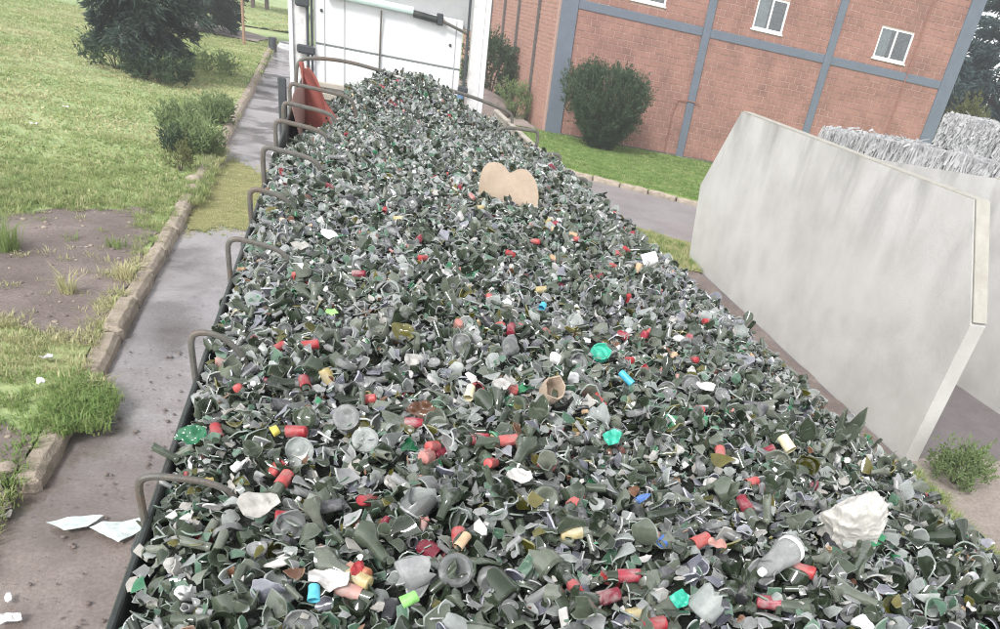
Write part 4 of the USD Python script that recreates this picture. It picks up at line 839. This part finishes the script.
notes = [
 (-0.12, 1.67, 200, 'foil_red', 'bright red capsule with pale flat end near the nearest left tarp bow', 0), (-0.10, 1.86, 92, 'foil_red', 'upright red capsule right below the cloudy bottle piece on the left', 1),
 (-0.07, 2.40, 120, 'foil_red', 'red capsule pointing up left, right of the second nearest tarp bow', 0), (-0.03, 2.66, 30, 'foil_red', 'red capsule beside a green cap, upper left part of the load', 0),
 (-0.31, 2.19, 120, 'foil_red', 'red capsule near the left rim just above the green shard', 1), (-0.06, 2.05, 0, 'foil_red', 'flat lying red capsule right of the cloudy bottle piece', 0),
 (0.16, 3.46, 5, 'foil_dark_red', 'dark red capsule lying level, left of centre far up the load', 0), (1.59, 4.25, 100, 'foil_red', 'red capsule at the upper right beside the pale plastic cup', 0),
 (0.52, 1.91, 20, 'foil_red', 'red capsule facing right on a neck in the middle of the load', 1), (1.14, 1.24, -25, 'foil_red', 'big bright red capsule right of the clear plastic bottle', 1),
 (0.08, 1.37, -25, 'foil_orange', 'orange capsule on a dark neck near the bottom left of centre', 1), (0.02, 1.35, 170, 'foil_pink', 'pinkish brown capsule left of the orange one at the bottom', 0),
 (-.2, 1.76, 175, 'foil_pink', 'reddish brown capsule sticking out left of the white label bottle piece', 1), (0.70, 1.13, 20, 'foil_red', 'red foil cap at the bottom edge below the teal piece', 0),
 (0.92, 1.41, 40, 'foil_red', 'red capsule end beside the pinkish flat shard, right of the blue cap', 1), (0.63, 1.61, 75, 'foil_red', 'dark neck with a red tip pointing down, centre right of the load', 1),
 (1.26, 1.67, 10, 'foil_red', 'red capsule among olive shards left of the white bag', 0), (1.17, 1.88, 95, 'foil_red', 'red foil rim around an open neck, right part of the load', 0),
 (0.30, 1.51, 110, 'foil_red', 'small red cap just above the tan cork, left of centre', 0), (0.70, 1.30, 5, 'foil_dark_red', 'faded red capsule lying level in the lower right middle', 0)]
for x, y, a, c, l, v in notes: neck(x, y, a, c, l, None, v); notable_xy.append((x, y, .05))
for n_, (x, y) in enumerate([(-0.27, 2.44), (0.43, 3.80), (0.88, 3.94), (1.12, 4.24), (1.40, 4.42), (1.46, 3.96), (0.56, 1.78), (1.46, 2.73), (1.22, 1.71), (0.54, 1.25), (0.27, 1.91), (0.14, 2.22), (0.67, 3.23), (1.14, 2.65), (-0.14, 2.74), (0.42, 1.80), (1.75, 3.3), (1.25, 2.2), (0.84, 2.89)]):
    neck(x, y, sg.uniform(0, 360), 'foil_red', f'{RED} {zone(x, y)}', f'{RED}s {zone(x, y)}', n_ % 2, rise=sg.uniform(0, .5), lift=.008, scale=.85); notable_xy.append((x, y, .035))
for g_, c, lab, grp, num in (('glass_dark_green', None, 'bare dark green bottle neck', 'bare dark green necks in the load', 46), ('glass_dark_green', 'foil_black', 'black capsuled bottle neck', 'black capsuled necks in the load', 34),
                            ('glass_grey', None, 'cloudy grey bottle neck', 'cloudy grey necks in the load', 18), ('glass_dark_green', 'foil_gold', 'dull gold foiled bottle neck', 'gold foiled necks in the load', 10), ('glass_dark_green', 'foil_dark_red', 'wine red capsuled bottle neck', 'wine red capsuled necks in the load', 16)):
    for q in range(num):
        y = 1.1+sg.uniform(0, 1)**1.7*5.2; x = trailer_left(y)+2.5*sg.uniform(.13, .91)
        neck(x, y, sg.uniform(0, 360), c, f'{lab} {zone(x, y)}', f'{lab}s {zone(x, y)}', int(sg.choice([0, 0, 0, 1, 1, 1, 2])), rise=sg.uniform(-.25, .22), lift=sg.uniform(-.008, .010), glass=g_)
# bottle bases and open bodies
_base_src = {}
def bottle_base(x, y, d, h, glass, label, group=None, scale=1.0, lift=.005):
    M = np.eye(4); M[:3, :3] = align(d, sg.uniform(0, 6))*scale; M[:3, 3] = place_on(x, y, lift); key = (round(h, 3), glass)
    if key in _base_src: return dup(_base_src[key], M, label, group)
    t = thing('bottle_bottom', label, 'bottle bottom', M, group)
    obj('base', base_mesh(np.random.default_rng(int(h*1000)), h), glass, t, smooth=40)
    if h >= .02: obj('ring', lathe([(.0355, .004), (.0385, .0045), (.0385, .0085), (.0355, .009)], 18), glass, t, smooth=40)
    _base_src[key] = t; return t
toward = np.array([-.1, -.75, .65])
bottle_base(0.27, 1.34, -toward, .016, 'glass_grey', 'round grey bottle bottom facing up with ringed underside, bottom centre', lift=.03, scale=1.08); notable_xy.append((0.27, 1.34, .07))
bottle_base(1.90, 2.21, np.array([-.15, -.25, .9]), .09, 'glass_dark_green', 'large dark bottle bottom with open rim upwards at the right edge', lift=-.01, scale=1.25)
bottle_base(1.01, 2.68, np.array([.1, -.5, .8]), .03, 'plastic_teal', 'round green bottle bottom standing on edge right of centre')
bottle_base(0.05, 2.07, -toward+[.2, 0, 0], .055, 'glass_grey', 'cloudy pale bottle bottom left of centre', lift=.03); bottle_base(0.10, 1.96, -toward, .018, 'glass_clear', 'round clear glass bottom just right of the cloudy one', lift=.02)
bottle_base(1.48, 1.84, np.array([-.4, -.6, .6]), .05, 'glass_olive', 'broken olive bottle bottom with dark hollow left of the white bag', lift=.02)
for q in range(48):
    y = 1.1+sg.uniform(0, 1)**1.7*5; x = trailer_left(y)+2.5*sg.uniform(.05, .95); d = sg.normal(0, 1, 3)*.7+np.array([0, -.5, .6])*(1 if q % 2 else -1)
    g_ = ('glass_dark_green', 'glass_grey', 'glass_dark_green', 'glass_clear')[q % 4]
    nm = {'glass_dark_green': 'dark green', 'glass_grey': 'cloudy grey', 'glass_clear': 'clear'}[g_]
    bottle_base(x, y, d, (.018, .03, .05)[q % 3], g_, f'{nm} bottle bottom {zone(x, y)}', f'{nm} bottle bottoms {zone(x, y)}')
# named scraps
def crumple(r, seed, sq=(1, 1, 1), amp=.5, freq=2.6, sub=4):
    b = trimesh.creation.icosphere(sub, 1.0); v = np.array(b.vertices); f_ = np.abs(meshkit.fbm(v*freq+seed*7.3, 4, seed)-.5)*2
    f2 = np.abs(meshkit.noise(v*freq*2.3+seed*3.1, seed+5)-.5)*2
    v = v*(1-amp*.5+amp*f_-amp*.35*(1-f2)**4)[:, None]*np.array(sq)*r; return trimesh.Trimesh(v, b.faces, process=False)
def put(name, mesh, mt, label, catg, x, y, R=None, lift=0.0, smooth=35, s=1.0, group=None):
    notable_xy.append((x, y, .04)); return tag(obj(name, mesh, mt, smooth=smooth, M=T(*place_on(x, y, lift), R, s)), label, catg, group)
bg_ = trimesh.creation.icosphere(5, 1.0); v = np.array(bg_.vertices); r_ = np.random.default_rng(12)
cut = r_.normal(0, 1, (15, 3)); cut /= np.linalg.norm(cut, axis=1, keepdims=True); off = r_.uniform(.66, .98, 15)          # a film bag, pressed flat in places and creased between
sup = np.min(np.where(v@cut.T > .05, off/np.maximum(v@cut.T, .05), 9), axis=1); v = v*np.minimum(sup, 1.22)[:, None]
wp = v+.25*np.stack([meshkit.fbm(v*2.2+q*11, 3, q) for q in range(3)], 1)
cr = sum(a_*(1-np.abs(meshkit.noise(wp*f_+q*5.1, 40+q)-.5)*2)**5 for q, (a_, f_) in enumerate(((.10, 1.7), (.07, 3.1), (.025, 7.0), (.008, 14.0))))
v = v*(1.0-.10+cr)[:, None]+.03*(np.stack([meshkit.fbm(v*6+q*3, 3, q+9) for q in range(3)], 1)-.5)
put('plastic_bag', trimesh.Trimesh(v*np.array([.094, .080, .104]), bg_.faces, process=False), 'plastic_bag', 'crumpled white plastic bag near the right edge of the load', 'plastic bag', 1.39, 1.44, Rz(.4), .045, smooth=True)
bt = thing('plastic_bottle', 'clear crushed plastic bottle with white ring, left of the big red capsule', 'plastic bottle', T(*place_on(1.05, 1.27, .05), align(axis_from_angle(48, 1.05, 1.27, .25)), .80))
pb = lathe([(0, -.085), (.02, -.086), (.024, -.078), (.034, -.055), (.042, -.02), (.043, .03), (.041, .055), (.044, .075), (.040, .075), (.036, .05), (.039, .02), (.036, -.03), (.02, -.07), (0, -.072)], 18); v = np.array(pb.vertices); v[:, 0] *= 1+.18*np.sin(v[:, 2]*60); v[:, 1] *= .9
obj('bottle_body', trimesh.Trimesh(v, pb.faces, process=False), 'plastic_clear', bt, smooth=50); obj('white_ring', lathe([(.043, .045), (.047, .046), (.047, .058), (.043, .059), (.043, .045)], 18), 'plastic_white', bt, smooth=40); obj('cap', lathe([(0, -.1), (.013, -.1), (.014, -.086), (0, -.0855)], 14), 'plastic_white', bt, smooth=40)
notable_xy.append((1.05, 1.27, .09))
two = Polygon([(-.25, 0), (-.245, .22), (-.228, .29), (-.19, .335), (-.14, .352), (-.085, .348), (-.045, .325), (-.02, .298), (-.004, .292), (.012, .300), (.04, .322), (.075, .338), (.12, .336), (.165, .312), (.205, .27), (.232, .21), (.245, .15), (.25, 0), (.1, -.03), (-.1, -.02)])
cb = trimesh.creation.extrude_polygon(two, .007, engine='earcut'); cb = trimesh.Trimesh(*trimesh.remesh.subdivide_to_size(cb.vertices, cb.faces, .045), process=True); v = np.array(cb.vertices); v[:, 2] += .10*(v[:, 0]**2)*2+.012*np.sin(v[:, 1]*11+v[:, 0]*5)
put('cardboard_sheet', trimesh.Trimesh(v, cb.faces, process=False), 'cardboard', 'tan two lobed cardboard sheet standing upright in the far middle of the load', 'cardboard', 1.13, 5.2, Rz(-.16) @ Rx(PI/2-.22), -.045, smooth=30, s=.79)
def flap(w, h, seed, th=.0016, curl=.25):
    r_ = np.random.default_rng(seed); n = 9; a = (np.arange(n)+r_.uniform(-.3, .3, n))*2*PI/n; rd = r_.uniform(.65, 1.0, n)
    g = trimesh.creation.extrude_polygon(Polygon(np.c_[np.cos(a)*rd*w/2, np.sin(a)*rd*h/2]), th, engine='earcut'); g = trimesh.Trimesh(*trimesh.remesh.subdivide_to_size(g.vertices, g.faces, max(w, h)/7), process=True); v = np.array(g.vertices)
    q = v/max(w, h); v[:, 2] += max(w, h)*(curl*(q[:, 0]**2)+.22*(meshkit.noise(q*6+seed, 2)-.5)); return trimesh.Trimesh(v, g.faces, process=False)
flaps = [('paper_label', .10, .055, 0.27, 2.46, 'tall white label scrap standing left of centre', 60, 70), ('paper_label', .12, .08, -.16, 1.70, 'white label still on a bottle piece beside the reddish brown capsule', 10, 25), ('paper_label', .075, .05, 0.54, 2.26, 'pale paper scrap right of the cream cup', 30, 40),
         ('paper_label', .09, .05, 1.32, 2.35, 'white square label right of centre below the concrete wall', 0, 30), ('paper_label', .10, .06, 0.0, 1.35, 'large pale scrap at the bottom edge left of centre', 15, 20), ('paper_label', .08, .05, 0.48, 1.68, 'white paper scrap in the lower middle', 5, 30),
         ('paper_label', .11, .05, 1.11, 3.04, 'white crumpled label in the right middle of the load', 120, 45), ('paper_label', .10, .05, -0.11, 3.91, 'pale label scrap near the third tarp bow on the left', 20, 30), ('plastic_white', .12, .05, 0.02, 4.06, 'long whitish plastic piece beside the third tarp bow', 5, 40),
         ('foil_red', .055, .035, .06, 1.37, 'angular bright red plastic scrap at the bottom left of centre', 70, 60), ('foil_pink', .07, .035, 0.92, 1.36, 'flat pinkish shard right of the blue cap', 5, 15), ('plastic_teal', .07, .06, 0.80, 1.88, 'bright emerald green plastic scrap right of centre', 20, 50),
         ('glass_bright_green', .10, .08, -0.37, 2.15, 'large emerald green glass shard at the left rim', 10, 45), ('glass_olive', .11, .08, 0.26, 2.69, 'big olive yellow glass shard left of centre, upper part', 15, 55), ('glass_brown', .10, .06, 0.26, 2.07, 'brownish pink curved glass piece in the middle left', 20, 50),
         ('plastic_teal', .065, .05, 0.75, 1.18, 'teal green plastic scrap at the bottom right of centre', 30, 40), ('plastic_blue', .10, .022, 0.78, 1.55, 'thin blue plastic strip slanting in the lower middle right', 55, 30), ('paper_label', .06, .12, 1.80, 1.75, 'pale clear scrap leaning right of the white bag', 80, 50), ('glass_bright_green', .09, .07, 1.42, 1.40, 'ribbed green bottle piece below the white bag', 10, 30), ('plastic_lime', .05, .04, .02, 2.90, 'small green cap beside the upper left red capsule', 10, 30)]
for q, (mt, w, h, x, y, l, az, ti) in enumerate(flaps):
    R_ = Rz(math.radians(az)-.4) @ Rx(math.radians(ti)); put('scrap', flap(w, h, 40+q, .003 if 'glass' in mt else .0016, .5), mt, l, 'glass shard' if 'glass' in mt else 'scrap', x, y, R_, .036, smooth=True); notable_xy.append((x, y, max(w, h)*.6))
cups = [('plastic_cream', 1.48, 1.98, 'pale yellow plastic cup end at the right of the load', 130, .019, .06), ('plastic_cream', 0.43, 2.22, 'upright cream plastic tube end in the middle of the load', 95, .014, .05), ('plastic_white', 1.78, 4.21, 'pale plastic cup lying at the upper right edge of the load', 10, .04, .09), ('plastic_cyan', 1.01, 2.36, 'bright cyan plastic tube right of centre', 150, .013, .06),
        ('plastic_cyan', -0.03, 1.32, 'cyan bottle cap tip at the bottom left', 110, .012, .035), ('plastic_lime', 0.16, 1.25, 'lime green cap at the bottom left of centre', 30, .013, .035), ('plastic_blue', 0.79, 1.39, 'small blue bottle cap in the lower right middle', 60, .014, .022), ('cork', 0.30, 1.45, 'tan cork stopper standing left of centre', 70, .012, .042), ('plastic_yellow', -.14, 2.06, 'small yellow cap left of the upright red capsule', 40, .014, .02), ('plastic_cyan', .88, 3.12, 'small cyan cap far up the middle of the load', 80, .014, .03)]
for mt, x, y, l, a, r_, L in cups: put('cap', sleeve(r_, r_*1.08, L, L/2, rng=np.random.default_rng(3), crumple=.0004), mt, l, 'cap', x, y, align(axis_from_angle(a, x, y, .45)), .03, smooth=40)
tc_ = lathe([(.038, 0), (.042, .03), (.040, .065), (.036, .064), (.037, .03), (.034, .004), (.0, .003)], 12, jagged_row(7, [(2, 1), (3, 1)], 12, np.random.default_rng(4), .02)); v = np.array(tc_.vertices); v[:, :2] *= 1+.25*(meshkit.noise(v*45, 2)[:, None]-.5); v[:, 0] *= .8
put('torn_carton', trimesh.Trimesh(v, tc_.faces, process=False), 'cardboard', 'torn brown carton with dark hollow right of centre', 'carton', 0.69, 2.23, align([.1, -.7, .7]), .01, smooth=25)
# 300 large loose shards as objects of their own, then paper scraps
SHL = {'glass_dark_green': 'dark green glass shard', 'glass_grey': 'cloudy grey glass shard', 'glass_clear_green': 'pale green glass shard', 'glass_olive': 'olive glass shard', 'glass_clear': 'clear whitish glass shard', 'glass_blue_grey': 'bluish grey glass shard', 'glass_bright_green': 'bright green glass shard'}
names = list(SHL); prob = np.array([.42, .18, .16, .09, .08, .04, .03])
for q in range(300):
    y = 1.05+sg.uniform(0, 1)**1.6*3.4; x = trailer_left(y)+2.5*sg.uniform(.02, .98); g_ = names[sg.choice(len(names), p=prob/prob.sum())]
    N_ = heap_n(np.array([x]), np.array([y])); R_ = tilt_many(N_, sg, .5)[0]
    sm_ = SH[int(sg.integers(0, len(SH)))]
    tag(with_edge(obj('glass_shard', sm_, g_, smooth=True, M=T(*place_on(x, y, sg.uniform(.002, .02)), R_, sg.uniform(.7, 1.2))), sm_), f'{SHL[g_]} {zone(x, y)}', 'glass shard', f'{SHL[g_]}s {zone(x, y)}')
for q in range(70):
    y = 1.1+sg.uniform(0, 1)**1.4*5; x = trailer_left(y)+2.5*sg.uniform(.03, .97)
    tag(obj('label_scrap', flap(sg.uniform(.03, .06), sg.uniform(.03, .05), 200+q, curl=.8), 'paper_label', smooth=30, M=T(*place_on(x, y, .012), tilt_many(np.array([[0, 0, 1.0]]), sg, .6)[0])), f'small white label scrap {zone(x, y)}', 'label scrap', f'small white label scraps {zone(x, y)}')
# the rest of the load
XX, yy_, ZZ, NN, SC = stuff
keep = np.ones(NS, bool)
for x, y, r_ in notable_xy: keep &= ~((np.hypot(XX-x, yy_-y) < r_) & (ZZ > heap_z(x, y)-.015))
XX, yy_, ZZ, NN, SC = XX[keep], yy_[keep], ZZ[keep], NN[keep], SC[keep]
pidx = sg.choice(len(protos), len(XX), p=pw)
nz_ = meshkit.fbm(np.c_[XX*1.5, yy_*1.5, 0*XX], 3, 21); sw = sg.uniform(0, 1, len(XX)) < np.where(yy_ > 3.5, .58, .42)          # patchy: greener here, greyer there; stronger far off, to paint in a veil
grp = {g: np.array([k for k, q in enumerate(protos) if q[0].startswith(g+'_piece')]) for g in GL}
for cond, gs in ((nz_ < .44, ('glass_dark_green', 'glass_clear_green')), (nz_ > .57, ('glass_grey', 'glass_clear', 'glass_blue_grey')), ((yy_ > 3.0+2.5*sg.uniform(0, 1, len(XX))) & (sg.uniform(0, 1, len(XX)) < 1.2), ('glass_grey', 'glass_clear', 'glass_clear', 'glass_clear_green', 'paper_label'))):  # last pool: far pieces swapped for paler ones, veiling haze put into colour
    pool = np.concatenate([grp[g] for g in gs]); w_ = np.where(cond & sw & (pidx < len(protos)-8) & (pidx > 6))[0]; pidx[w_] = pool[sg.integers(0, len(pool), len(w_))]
SC = np.where(pidx >= len(protos)-8, np.clip(SC, .6, .95), SC)
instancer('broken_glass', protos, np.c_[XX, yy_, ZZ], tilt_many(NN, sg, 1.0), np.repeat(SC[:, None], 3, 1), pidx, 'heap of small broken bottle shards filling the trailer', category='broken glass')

# ------------------------------------------------------------------ litter on the ground
def pane(label, outline, seed):
    g = trimesh.creation.extrude_polygon(Polygon(outline), .004, engine='earcut'); g = trimesh.Trimesh(*trimesh.remesh.subdivide_to_size(g.vertices, g.faces, .05), process=True); v = np.array(g.vertices); v[:, 2] += .026+.03*meshkit.fbm(np.c_[v[:, :2]*9, np.full(len(v), seed)], 3, seed)
    return tag(obj('plastic_sheet', trimesh.Trimesh(v, g.faces, process=False), 'plastic_sheeting', smooth=25), label, 'plastic sheet')
varied('plastic_sheeting', [(0, (.56, .64, .62)), (1, (.62, .69, .67))], rough=.35, scale=18, dust=.25, dustcol=(.75, .78, .77))
pane('pale greenish plastic sheet on the muddy road, left of the two', [(-1.92, 5.31), (-1.80, 5.36), (-1.60, 5.40), (-1.575, 5.385), (-1.645, 5.24), (-1.78, 5.19)], 2)
pane('pale greenish plastic sheet on the muddy road, right one ending at the trailer', [(-1.635, 5.235), (-1.57, 5.30), (-1.45, 5.31), (-1.22, 5.42), (-1.2, 5.36), (-1.36, 5.12), (-1.42, 5.05)], 4)
def bit(label, x, y, z, w, h, mt, seed): tag(obj('litter', flap(w, h, seed, .006, .5), mt, M=T(x, y, z, Rz(seed)), smooth=30), label, 'litter')
bit('white scrap with brown side on the verge between the two grass patches', -2.5, 7.87, .17, .16, .10, 'paper_label', 1)
bit('small white scrap on the near grass patch left of the kerb', -2.39, 7.23, .22, .13, .08, 'plastic_white', 2)
bit('white speck of litter on the meadow, left of the two', -5.21, 18.4, .2, .18, .12, 'plastic_white', 3)
bit('white speck of litter on the meadow, right of the two', -5.18, 20.6, .2, .14, .1, 'plastic_white', 4)
bit('small white box end on the mud at the left bottom corner', -1.92, 4.46, .035, .10, .05, 'plastic_white', 5)
bit('white plastic scrap at the bottom left picture corner', -1.86, 4.27, .035, .2, .12, 'plastic_white', 6)
bit('pale paper scrap at the left picture edge beside the mud', -2.2, 5.40, .05, .14, .1, 'paper_label', 7)
for q, (x, y, s_, l) in enumerate([(-2.2, 15.9, .14, 'pale rough stone at the broken kerb end, farther of the two'), (-2.12, 15.2, .12, 'pale rough stone at the broken kerb end, nearer of the two'), (-2.3, 5.9, .08, 'brown stone on the dirt bank beside the nearest kerb stone')]):
    tag(obj('stone', pebble(np.random.default_rng(q), s_), 'kerb_stone', smooth=True, M=T(x, y, .13)), l, 'stone')

# ------------------------------------------------------------------ damp air
MAT['haze_air'] = usdkit.material(stage, '/World/Looks/haze_air', {'v': ('principled_volume', {'color': (.94, .955, .97), 'density': .0015, 'anisotropy': .2})}, [], volume='v.volume')
tag(obj('haze', box(-145, 145, -65, 245, -1.2, 14.5), 'haze_air', smooth=False), 'thin damp haze over the whole yard', 'haze', None, 'stuff')
